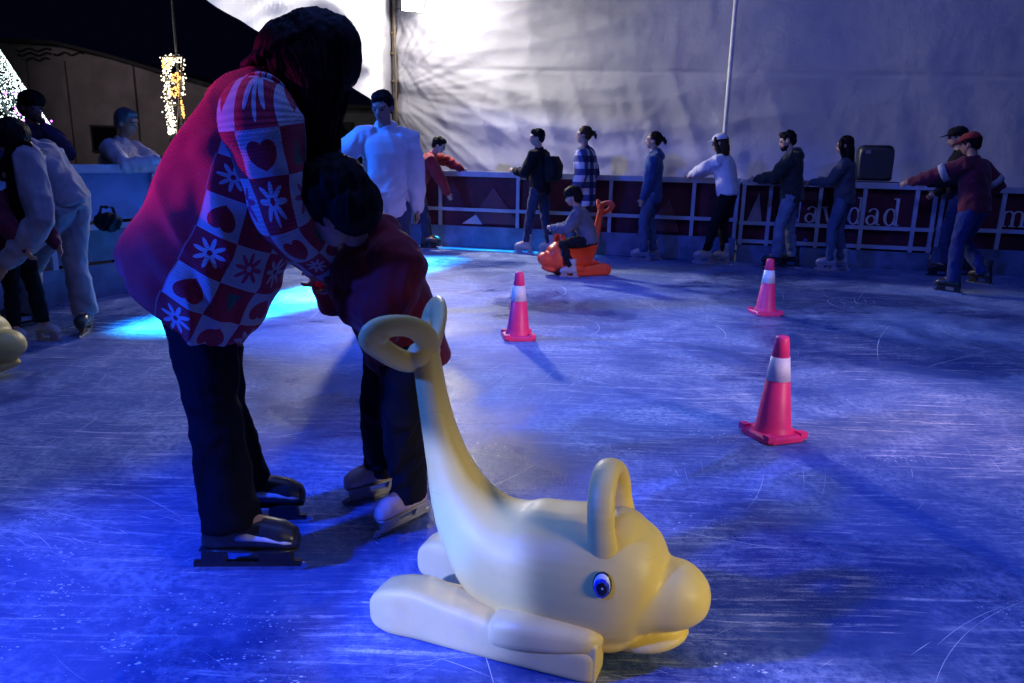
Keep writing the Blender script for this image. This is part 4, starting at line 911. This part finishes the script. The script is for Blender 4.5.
rings=[((136,262),(238,344),.225),((131,238),(256,324),.235),((150,208),(272,290),.222),((161,184),(288,252),.205),((175,150),(300,200),.200),((198,114),(308,150),.20),((226,86),(310,118),.18),((248,70),(304,98),.125),((262,66),(296,90),.085)]
mb=MB(); pat=[]; NR,NS=110,150
kb=[JP(a[0][0],a[0][1],YW) for a in rings]; kf=[JP(a[1][0],a[1][1],YW) for a in rings]; kd=[(a[2],0,0) for a in rings]
prevc=None; acc=0; rows=[]
for i in range(NR+1):
    t=i/NR; b_=curve(kb,t); f_=curve(kf,t); dp=curve(kd,t).x; c=(b_+f_)/2; u_=(f_-b_)/2
    if prevc is not None: acc+=(c-prevc).length
    prevc=c; ax=(curve(kb,min(1,t+.02))+curve(kf,min(1,t+.02))-curve(kb,max(0,t-.02))-curve(kf,max(0,t-.02))).normalized()
    w_=V((0,1,0))
    row=[]
    for j in range(NS):
        a=2*math.pi*j/NS; x_,y_=math.cos(a),math.sin(a); p=2.12; x_=math.copysign(abs(x_)**(2/p),x_); y_=math.copysign(abs(y_)**(2/p),y_)
        row.append(c+u_*x_+w_*dp*y_)
        # a=0 front (chest), a=pi back, a=-pi/2 (=3pi/2) side towards the camera
        an=a if a<=math.pi else a-2*math.pi
        uu=(1-abs(an)/(math.pi/2))*.275/.096       # cells from the side seam towards the chest
        pat.append((uu+.0,acc/.100+.15,1. if uu>.0 else 0.))
    rows.append(row)
mb.rings(rows,cap=True)
# inner hem: fold the rim inward so the sweater has thickness
CUFFS=[]
for i,(sg,) in enumerate(((1,),(-1,))):
    s0,e0,w0=P.sh[i],P.el[i],P.wr[i]
    cp=[s0.lerp(P.neck,.30),s0,s0.lerp(e0,.5),e0,e0.lerp(w0,.5)-UP*.005,e0.lerp(w0,.93)]
    rr=[.085,.105,.095,.080,.070,.050]
    rg=[]; prev=V((0,-1,0)); acc=0; pc=None
    M1,M2=70,64
    for q in range(M1+1):
        t=q/M1; c=curve(cp,t); tg=(curve(cp,min(1,t+.02))-curve(cp,max(0,t-.02))).normalized(); u_=(prev-tg*prev.dot(tg)).normalized(); prev=u_; v_=tg.cross(u_); rad=curve([(x,0,0) for x in rr],t).x
        if pc is not None: acc+=(c-pc).length
        pc=c; rg.append([c+u_*rad*math.cos(2*math.pi*j/M2)+v_*rad*math.sin(2*math.pi*j/M2) for j in range(M2)])
        for j in range(M2):
            a=2*math.pi*j/M2; an=a if a<=math.pi else a-2*math.pi
            pat.append((an*.095/.096+.5+2,acc/.122+.35,1.))
    mb.rings(rg,cap=True)
    c=curve(cp,1.); cu=MB(); cu.rings([[c+tg*(h_)+(u_*math.cos(2*math.pi*j/72)+v_*math.sin(2*math.pi*j/72))*(q_+.0022*math.cos(j*math.pi)) for j in range(72)] for h_,q_ in((-.012,.047),(-.004,.050),(.018,.046),(.040,.041),(.046,.036),(.040,.030))],cap=False); CUFFS.append(cu)
org=r.location
mb.v=[v-V(org) for v in mb.v]; me=mb.mesh('sweater')
import bmesh
bm=bmesh.new(); bm.from_mesh(me); bmesh.ops.recalc_face_normals(bm,faces=bm.faces); bm.to_mesh(me); bm.free()
at_=me.attributes.new('pattern','FLOAT_VECTOR','POINT'); at_.data.foreach_set('vector',[x for p in pat for x in p])
folds(me,amp=.022,freq=5.5,st=(1,1,.8),seed=21,amp2=.4)
sw_=link('sweater',me,SWM,r)
for cu in CUFFS: cu.build('cuff',cloth('red_rib_knit',(.42,.008,.03)),sw_,org=org)
# hair: crown and the long fall hanging down beside the face and over the back of the neck
mb=MB(); rot=Matrix((P.hf,P.hl,P.hup)).transposed(); hk=1.
mb.ball(JP(316,56,YW),(.125,.110,.125),rot,24)
mb.ball(JP(296,58,YW),(.11,.112,.11),None,20); mb.ball(JP(330,46,YW),(.085,.10,.085),rot,20)
def HL(px1,py1,px2,py2,dep,Y=YW): a=JP(px1,py1,Y); b=JP(px2,py2,Y); return ((a+b)/2,(b-a)/2,V((0,dep,0)))
mb.loft([HL(252,56,340,14,.07),HL(264,72,352,34,.108),HL(288,86,350,70,.116),HL(302,106,343,102,.116),HL(306,130,337,130,.100),HL(309,152,336,154,.088),HL(314,174,331,178,.065),HL(319,192,327,196,.03)],24)
mb.loft([HL(240,68,250,60,.03),HL(248,74,276,42,.08),HL(257,78,312,22,.11),HL(285,70,335,16,.11)],20)
ho=mb.build('hair',HAIR,r,org=org,voxel=.005,sm=6,fold=dict(amp=.006,freq=34,st=(1,1,.12),seed=30,amp2=.6))
secs=[((250,57),(338,16),.08),((264,72),(353,34),.112),((288,86),(351,70),.120),((302,106),(344,102),.120),((306,130),(338,130),.104),((309,152),(337,154),.092),((313,174),(332,178),.07),((318,194),(329,200),.04)]
B_=[JP(a[0][0],a[0][1],YW) for a in secs]; F_=[JP(a[1][0],a[1][1],YW) for a in secs]; D_=[(a[2],0,0) for a in secs]
mb=MB(); rn=random.Random(3)
for q in range(330):
    x_=rn.uniform(.02,.98); sg=-1 if rn.random()<.85 else 1; t0=rn.uniform(0,.35); t1=rn.uniform(.75,1.03); pts=[]; ph=rn.random()*9; am=rn.choice((.004,.006,.012))
    for w_ in range(11):
        t=min(1,t0+(t1-t0)*w_/10); b_=curve(B_,t); f_=curve(F_,t); dd=curve(D_,t).x
        pts.append(b_.lerp(f_,x_)+V((0,sg*dd*math.sqrt(max(.02,1-(2*x_-1)**2))*1.02,0))+V((noise.noise(V((ph,t*3,0))),sg*.5*abs(noise.noise(V((ph,t*3,5)))),noise.noise(V((ph,t*3,9)))))*am-UP*(.03*max(0,t1-1)*20 if w_==10 else 0))
    mb.tube(pts,[.0018]*10+[.0006],5,round_ends=False)
for q in range(40):   # flyaway strands round the outline
    x_=rn.choice((rn.uniform(-.04,.03),rn.uniform(.97,1.05))); t0=rn.uniform(0,.3); t1=t0+rn.uniform(.3,.7); ph=rn.random()*9; pts=[]
    for w_ in range(9):
        t=min(1,t0+(t1-t0)*w_/8); pts.append(curve(B_,t).lerp(curve(F_,t),x_)+V((noise.noise(V((ph,t*3,0))),rn.uniform(-.002,.002),noise.noise(V((ph,t*3,9)))))*.014)
    mb.tube(pts,[.0011]*8+[.0004],4,round_ends=False)
mb.build('hair_strands',HAIR,ho,org=org,recalc=False)

# ------------------------------------------------------------------ loudspeaker on a stand behind the railing
sp_=P1+dB*(along(870,272,CORN,dB)-s1)+nB*.30
r=empty('loudspeaker',V((sp_.x,sp_.y,1.06)),'black loudspeaker standing behind the railing next to the long haired woman','loudspeaker',None,yb)
mb=MB(); mb.rings([[V((x,y,z)) for x,y in((-.20,-.15),(.20,-.15),(.16,.15),(-.16,.15))] if False else ell(V((0,0,z)),V((w_,0,0)),V((0,dd,0)),28,5.) for z,w_,dd in((0,.19,.14),(.02,.21,.16),(.36,.205,.155),(.41,.18,.14),(.425,.15,.11))]); mb.build('cabinet',BLACKP,r)
mb=MB(); mb.rings([ell(V((0,-.150-q_,.20)),V((.195-a_,0,0)),V((0,0,.185-a_)),28,6.) for q_,a_ in((0,0),(.012,.002),(.018,.012))]); mb.build('grille',plain('dark_grille',(.03,.03,.034),.6,.3,60,.4),r,smooth=False)
mb=MB(); mb.box((-.11,-.166,.345),(.06,.004,.045)); mb.build('badge',plain('pale_badge',(.40,.36,.34),.5,.2),r,smooth=False)
r=empty('equipment_case',V((sp_.x,sp_.y,-.03)),'black equipment case behind the maroon banner under the loudspeaker','case',None,yb)
mb=MB(); mb.box((0,0,.54),(.56,.38,1.08)); mb.build('body',BLACKP,r,smooth=False)
for x_ in(-.27,.27):
    mb=MB(); mb.box((x_,-.19,.54),(.03,.02,1.06)); mb.build('edge_strip',GPOLE,r,smooth=False)
# unidentified bright blue thing at the railing foot, made as a crumpled bag
g=gnd(803,264); mb=MB()
mb.loft([(g+UP*.0,V((.10,0,0)),V((0,.07,0))),(g+UP*.08,V((.13,0,0)),V((0,.09,0))),(g+UP*.20,V((.10,0,0)),V((0,.07,0))),(g+UP*.30,V((.05,0,0)),V((0,.04,0))),(g+UP*.40,V((.035,.0,0)),V((0,.02,0)))],18)
tag(mb.build('bag',plain('shiny_blue_plastic',(.02,.08,.65),.2,.2,15,.3,.01,spec=.8),None,voxel=.01,sm=1,fold=dict(amp=.03,freq=16)),'small shiny blue object at the foot of the railing behind light jeans man','bag')
# dark cloth bag hung on the left barrier
g=gnd(112,300)-nL*.06; c=V((g.x,g.y,.66)); mb=MB(); mb.ball(c,(.11,.06,.07)); mb.tube([c+dL*.08+UP*.03,c+dL*.05+UP*.12,c-dL*.05+UP*.13,c-dL*.08+UP*.03],.009,8)
tag(mb.build('bag',black,None,voxel=.009,sm=1,fold=dict(amp=.03,freq=12)),'dark cloth bag hanging on the inside of the left barrier','bag')

# ------------------------------------------------------------------ beyond the rink: hall, light decorations, flagpole, shrub
hb=empty('hall',(-8,24,0),'dim grey hall with a low gable beyond the left barrier','building')
WALLM=plain('grey_plaster',(.52,.44,.46),.9,.2,1.2,.2,.02); ROOFM=plain('dark_roof_sheet',(.06,.06,.07),.7,.2,2,.2)
def hp(px,py,Y=24.): return at(px,py,Y)
top=[hp(-260,100),hp(-120,55),hp(0,43),hp(60,46),hp(110,58),hp(160,73),hp(250,98),hp(345,122),hp(420,140)]
mb=MB(); n=len(top); fr=[V((p.x,24,-.03)) for p in top]+top; bk=[v+V((0,9,0)) for v in fr]
mb.add(fr+bk,[(i,i+1,n+i+1,n+i) for i in range(n-1)]+[(2*n+i+1,2*n+i,3*n+i,3*n+i+1) for i in range(n-1)]+[(0,n,3*n,2*n),(n-1,2*n+n-1,3*n+n-1,2*n-1)]); mb.build('wall',WALLM,hb,smooth=False,org=hb.location)
mb=MB(); up_=V((0,0,.10)); a=[v+V((0,-.35,.01)) for v in top]; b_=[v+V((0,9.2,.01)) for v in top]
mb.add(a+b_+[v+up_ for v in a]+[v+up_ for v in b_],[(2*n+i,2*n+i+1,3*n+i+1,3*n+i) for i in range(n-1)]+[(i,n+i,n+i+1,i+1) for i in range(n-1)]+[(i,i+1,2*n+i+1,2*n+i) for i in range(n-1)]); mb.build('roof',ROOFM,hb,smooth=False,org=hb.location)
w0,w1=hp(92,126),hp(121,152); mb=MB(); mb.box(((w0.x+w1.x)/2,23.98,(w0.z+w1.z)/2),(w1.x-w0.x,.06,w0.z-w1.z)); wo=mb.build('window',plain('dark_glass',(.01,.01,.015),.15,0,4,0),hb,smooth=False,org=hb.location)
mb=MB(); cz=(w0.z+w1.z)/2; cx=(w0.x+w1.x)/2
for dx,dz,sx,sz in((0,(w0.z-w1.z)/2,w1.x-w0.x+.1,.06),(0,-(w0.z-w1.z)/2,w1.x-w0.x+.1,.06),((w1.x-w0.x)/2,0,.06,w0.z-w1.z-.07),(-(w1.x-w0.x)/2,0,.06,w0.z-w1.z-.07)): mb.box((cx+dx,23.94,cz+dz),(sx,.05,sz))
mb.build('frame',ROOFM,wo,smooth=False,org=hb.location)
for yy,x0,x1 in((50,16,52),(54.5,18,52),(59.5,22,50),(54,54,84)):
    mb=MB()
    for q in range(14):
        a_=hp(x0+(x1-x0)*q/14,yy+1.6*math.sin(q*.9)); c_=hp(x0+(x1-x0)*(q+1)/14,yy+1.6*math.sin((q+1)*.9)); bar(mb,V((a_.x,23.97,a_.z)),V((c_.x,23.97,c_.z)),.03,.05,V((0,1,0)))
    mb.build('wave_emblem',plain('dark_paint',(.03,.03,.04),.7,.1),hb,smooth=False,org=hb.location)
for px_ in(30,68,135):
    a_=hp(px_,100); mb=MB(); mb.box((a_.x,23.95,1.9),(.12,.10,3.8)); mb.build('downpipe' if px_!=135 else 'pilaster',WALLM,hb,smooth=False,org=hb.location)
# pale annex to the right of the hall
an=empty('annex',(at(360,150,19.).x,19.,0),'low pale flat roofed annex seen below the raised tent sheet','building'); a_=at(318,108,19.); b_=at(420,108,19.)
mb=MB(); mb.box(((a_.x+b_.x)/2,20.6,a_.z/2-.02),(b_.x-a_.x,3.2,a_.z)); mb.build('wall',plain('pale_plaster',(.34,.33,.34),.9,.15,1.5,.2,.02),an,smooth=False,org=an.location)
mb=MB(); mb.box(((a_.x+b_.x)/2,20.6,a_.z+.04),(b_.x-a_.x+.3,3.5,.09)); mb.build('roof',ROOFM,an,smooth=False,org=an.location)
a_=at(334,150,18.9); mb=MB(); mb.box((a_.x,18.99,1.0),(.9,.06,2.0)); mb.build('door',ROOFM,an,smooth=False,org=an.location)
# dark shrub in front of it
def shrub(px,py,Y,w_,h_,label):
    b=at(px,py,Y); r=empty('shrub',V((b.x,Y,-.03)),label,'shrub'); rnd=random.Random(int(px)); mb=MB()
    for q in range(900):
        a=rnd.random()*6.28; rr=w_*rnd.random()**.5; z=h_*(.15+.85*rnd.random()); rr*=math.sin(math.pi*min(.97,.12+.88*(z/h_)))*.9+.15
        rr*=1+.35*noise.noise(V((math.cos(a)*2,math.sin(a)*2,z*2.5)))
        c=V((math.cos(a)*rr,math.sin(a)*rr,z)); d1=V((rnd.gauss(0,1),rnd.gauss(0,1),rnd.gauss(.3,1))).normalized(); d2=d1.orthogonal().normalized(); s_=rnd.uniform(.05,.11)
        mb.add([c-d1*s_,c+d2*s_*.4,c+d1*s_,c-d2*s_*.4],[(0,1,2,3)])
    mb.build('leaves',plain('dark_leaves',(.03,.06,.025),.6,.5,3,0),r,smooth=False,recalc=False)
    mb=MB()
    for q in range(5): a=q*1.3; mb.tube([V((.05*math.cos(a),.05*math.sin(a),0)),V((.2*w_*math.cos(a),.2*w_*math.sin(a),h_*.4)),V((.5*w_*math.cos(a),.5*w_*math.sin(a),h_*.8))],[.03,.02,.008],6)
    mb.build('stem',plain('bark',(.10,.07,.05),.9,.3),r)
shrub(340,150,14.5,.55,1.75,'dark leafy shrub between the tent pole and the bending woman')
# small amber lantern post
a_=at(342,166,13.2); r=empty('lantern_post',V((a_.x,13.2,-.03)),'small lit amber lantern low behind the bending woman','lamp')
mb=MB(); mb.tube([V((0,0,0)),V((0,0,a_.z-.12))],.025,10); mb.tube([V((0,0,0)),V((0,0,.05))],.08,12); mb.build('post',BLACKP,r)
mb=MB(); mb.loft([(V((0,0,a_.z-.12)),V((.05,0,0)),V((0,.05,0))),(V((0,0,a_.z+.08)),V((.075,0,0)),V((0,.075,0)))],6); mb.build('lamp_glass',emit('amber_glow',(1.,.55,.16),2.2),r,smooth=False)
mb=MB(); mb.loft([(V((0,0,a_.z+.082)),V((.10,0,0)),V((0,.10,0))),(V((0,0,a_.z+.16)),V((.015,0,0)),V((0,.015,0)))],6); mb.build('lamp_cap',BLACKP,r,smooth=False)
# cone of white string lights at the left edge
BULB=emit('cold_white_bulb',(.80,1.,.96),3.2); BULV=emit('violet_bulb',(.55,.12,1.),7.); BULW=emit('warm_bulb',(1.,.52,.15),2.); BULC=emit('neutral_bulb',(1.,.90,.70),2.6)
def bulbs(pts,r,name,m,root,org):
    mb=MB()
    for p in pts:
        o=len(mb.v); rr=r*random.uniform(.7,1.25); mb.v+=[p+V(q)*rr for q in((1,0,0),(-1,0,0),(0,1,0),(0,-1,0),(0,0,1),(0,0,-1))]
        mb.f+=[(o+a,o+b,o+c) for a,b,c in((0,2,4),(2,1,4),(1,3,4),(3,0,4),(2,0,5),(1,2,5),(3,1,5),(0,3,5))]; mb.m+=[0]*8
    o=mb.build(name,m,root,smooth=False,org=org,recalc=False); o['kind']='stuff'; return o
YT=11.5; e0=at(-20,56,YT); e1=at(14,112,YT); sl=(e1.x-e0.x)/(e0.z-e1.z); base_r=1.5; cx=e1.x-base_r+ (0-e1.z)*-sl*0
zb=e1.z; ht=base_r/sl; lt=empty('light_cone_tree',V((e1.x-base_r,YT+.3,-.03)),'large cone of dense white string lights at the left edge','light decoration'); C0=V(lt.location)
pts=[];pv=[]
for q in range(8000):
    t=1-math.sqrt(random.random()); z=zb-.3+t*(ht+.3); rad=base_r-(z-zb)*sl
    a=random.uniform(0,6.283); p=V((C0.x+rad*math.cos(a),C0.y+rad*math.sin(a),z)); pts.append(p)
for q in range(60):
    z=zb+random.uniform(-.5,.30); a=random.gauss(0,.18); rad=base_r+.06-(z-zb)*sl; pv.append(V((C0.x+rad*math.cos(a),C0.y+rad*math.sin(a),z)))
bulbs(pts,.0105,'string_lights',BULB,lt,C0); bulbs(pv,.020,'violet_lights',BULV,lt,C0)
mb=MB()
for q in range(16):
    a=q*math.tau/16; mb.tube([V((math.cos(a)*base_r*.97,math.sin(a)*base_r*.97,0)),V((math.cos(a)*base_r*.97,math.sin(a)*base_r*.97,max(.1,zb-.5))),V((0,0,zb+ht-.1))],.018,6)
mb.build('frame',plain('pale_green_frame',(.25,.32,.30),.6,.1),lt)
# lit figure: a tall frame hung with white bulbs and warm stars
YF=13.; a_=at(163,56,YF); b_=at(187,136,YF); lf=empty('light_figure',V(((a_.x+b_.x)/2,YF,-.03)),'tall lit frame of white bulbs with warm stars beside the flagpole','light decoration'); C0=V(lf.location)
pts=[];pw=[]
def fp(px,py): return at(px,py,YF)
for q in range(300):
    t=random.random(); x_=165+ (172-165)*t+random.gauss(0,2.1); pts.append(fp(x_,57+78*t)+V((0,random.uniform(-.1,.1),0)))
for q in range(90): pts.append(fp(random.uniform(164,183),random.gauss(60,2.5)))
for q in range(50): pts.append(fp(183+random.gauss(0,1.),random.uniform(56,96)))
for cx_,cy_,rr in((168,64,5.5),(177,78,5),(175,92,5)):
    for q in range(70):
        a=random.random()*6.28; k_=rr*(.45+.55*abs(math.cos(2.5*a)))*random.uniform(.75,1.05); pw.append(fp(cx_+k_*math.cos(a),cy_+k_*math.sin(a))+V((0,-.05,0)))
for q in range(70): t=random.random(); pw.append(fp(178+6*t+random.gauss(0,.7),84+34*t))
bulbs(pts,.014,'string_lights',BULC,lf,C0); bulbs(pw,.014,'warm_lights',BULW,lf,C0)
mb=MB()
for px1,py1,px2,py2 in((164,57,171,150),(183,56,176,150),(164,57,183,56),(166,80,181,80),(168,105,179,105)): mb.tube([fp(px1,py1),fp(px2,py2)],.02,6)
for px1,py1 in((171,150),(176,150)): p=fp(px1,py1); mb.tube([p,V((p.x,p.y,-.03))],.02,6)
mb.build('frame',GPOLE,lf,org=C0)
a_=at(182,120,13.6); r=empty('flagpole',V((a_.x,13.6,-.03)),'bare grey flagpole rising beside the lit frame','flagpole')
mb=MB(); mb.tube([V((0,0,0)),V((0,0,4.)),V((-.0,0,9))],[.032,.026,.018],12); mb.build('pole',GPOLE,r)
mb=MB(); mb.tube([V((0,0,0)),V((0,0,.12))],.13,16); mb.build('base_plate',GPOLE,r)
mb=MB(); mb.ball((0,0,9.05),.07,n=12); mb.build('finial',GPOLE,r)

# ------------------------------------------------------------------ render settings
S.view_settings.view_transform='Standard'; S.view_settings.look='None'; S.view_settings.gamma=1; S.view_settings.exposure=0
S.cycles.use_denoising=True; S.cycles.sample_clamp_indirect=6; S.cycles.max_bounces=6; S.cycles.caustics_reflective=False; S.cycles.caustics_refractive=False
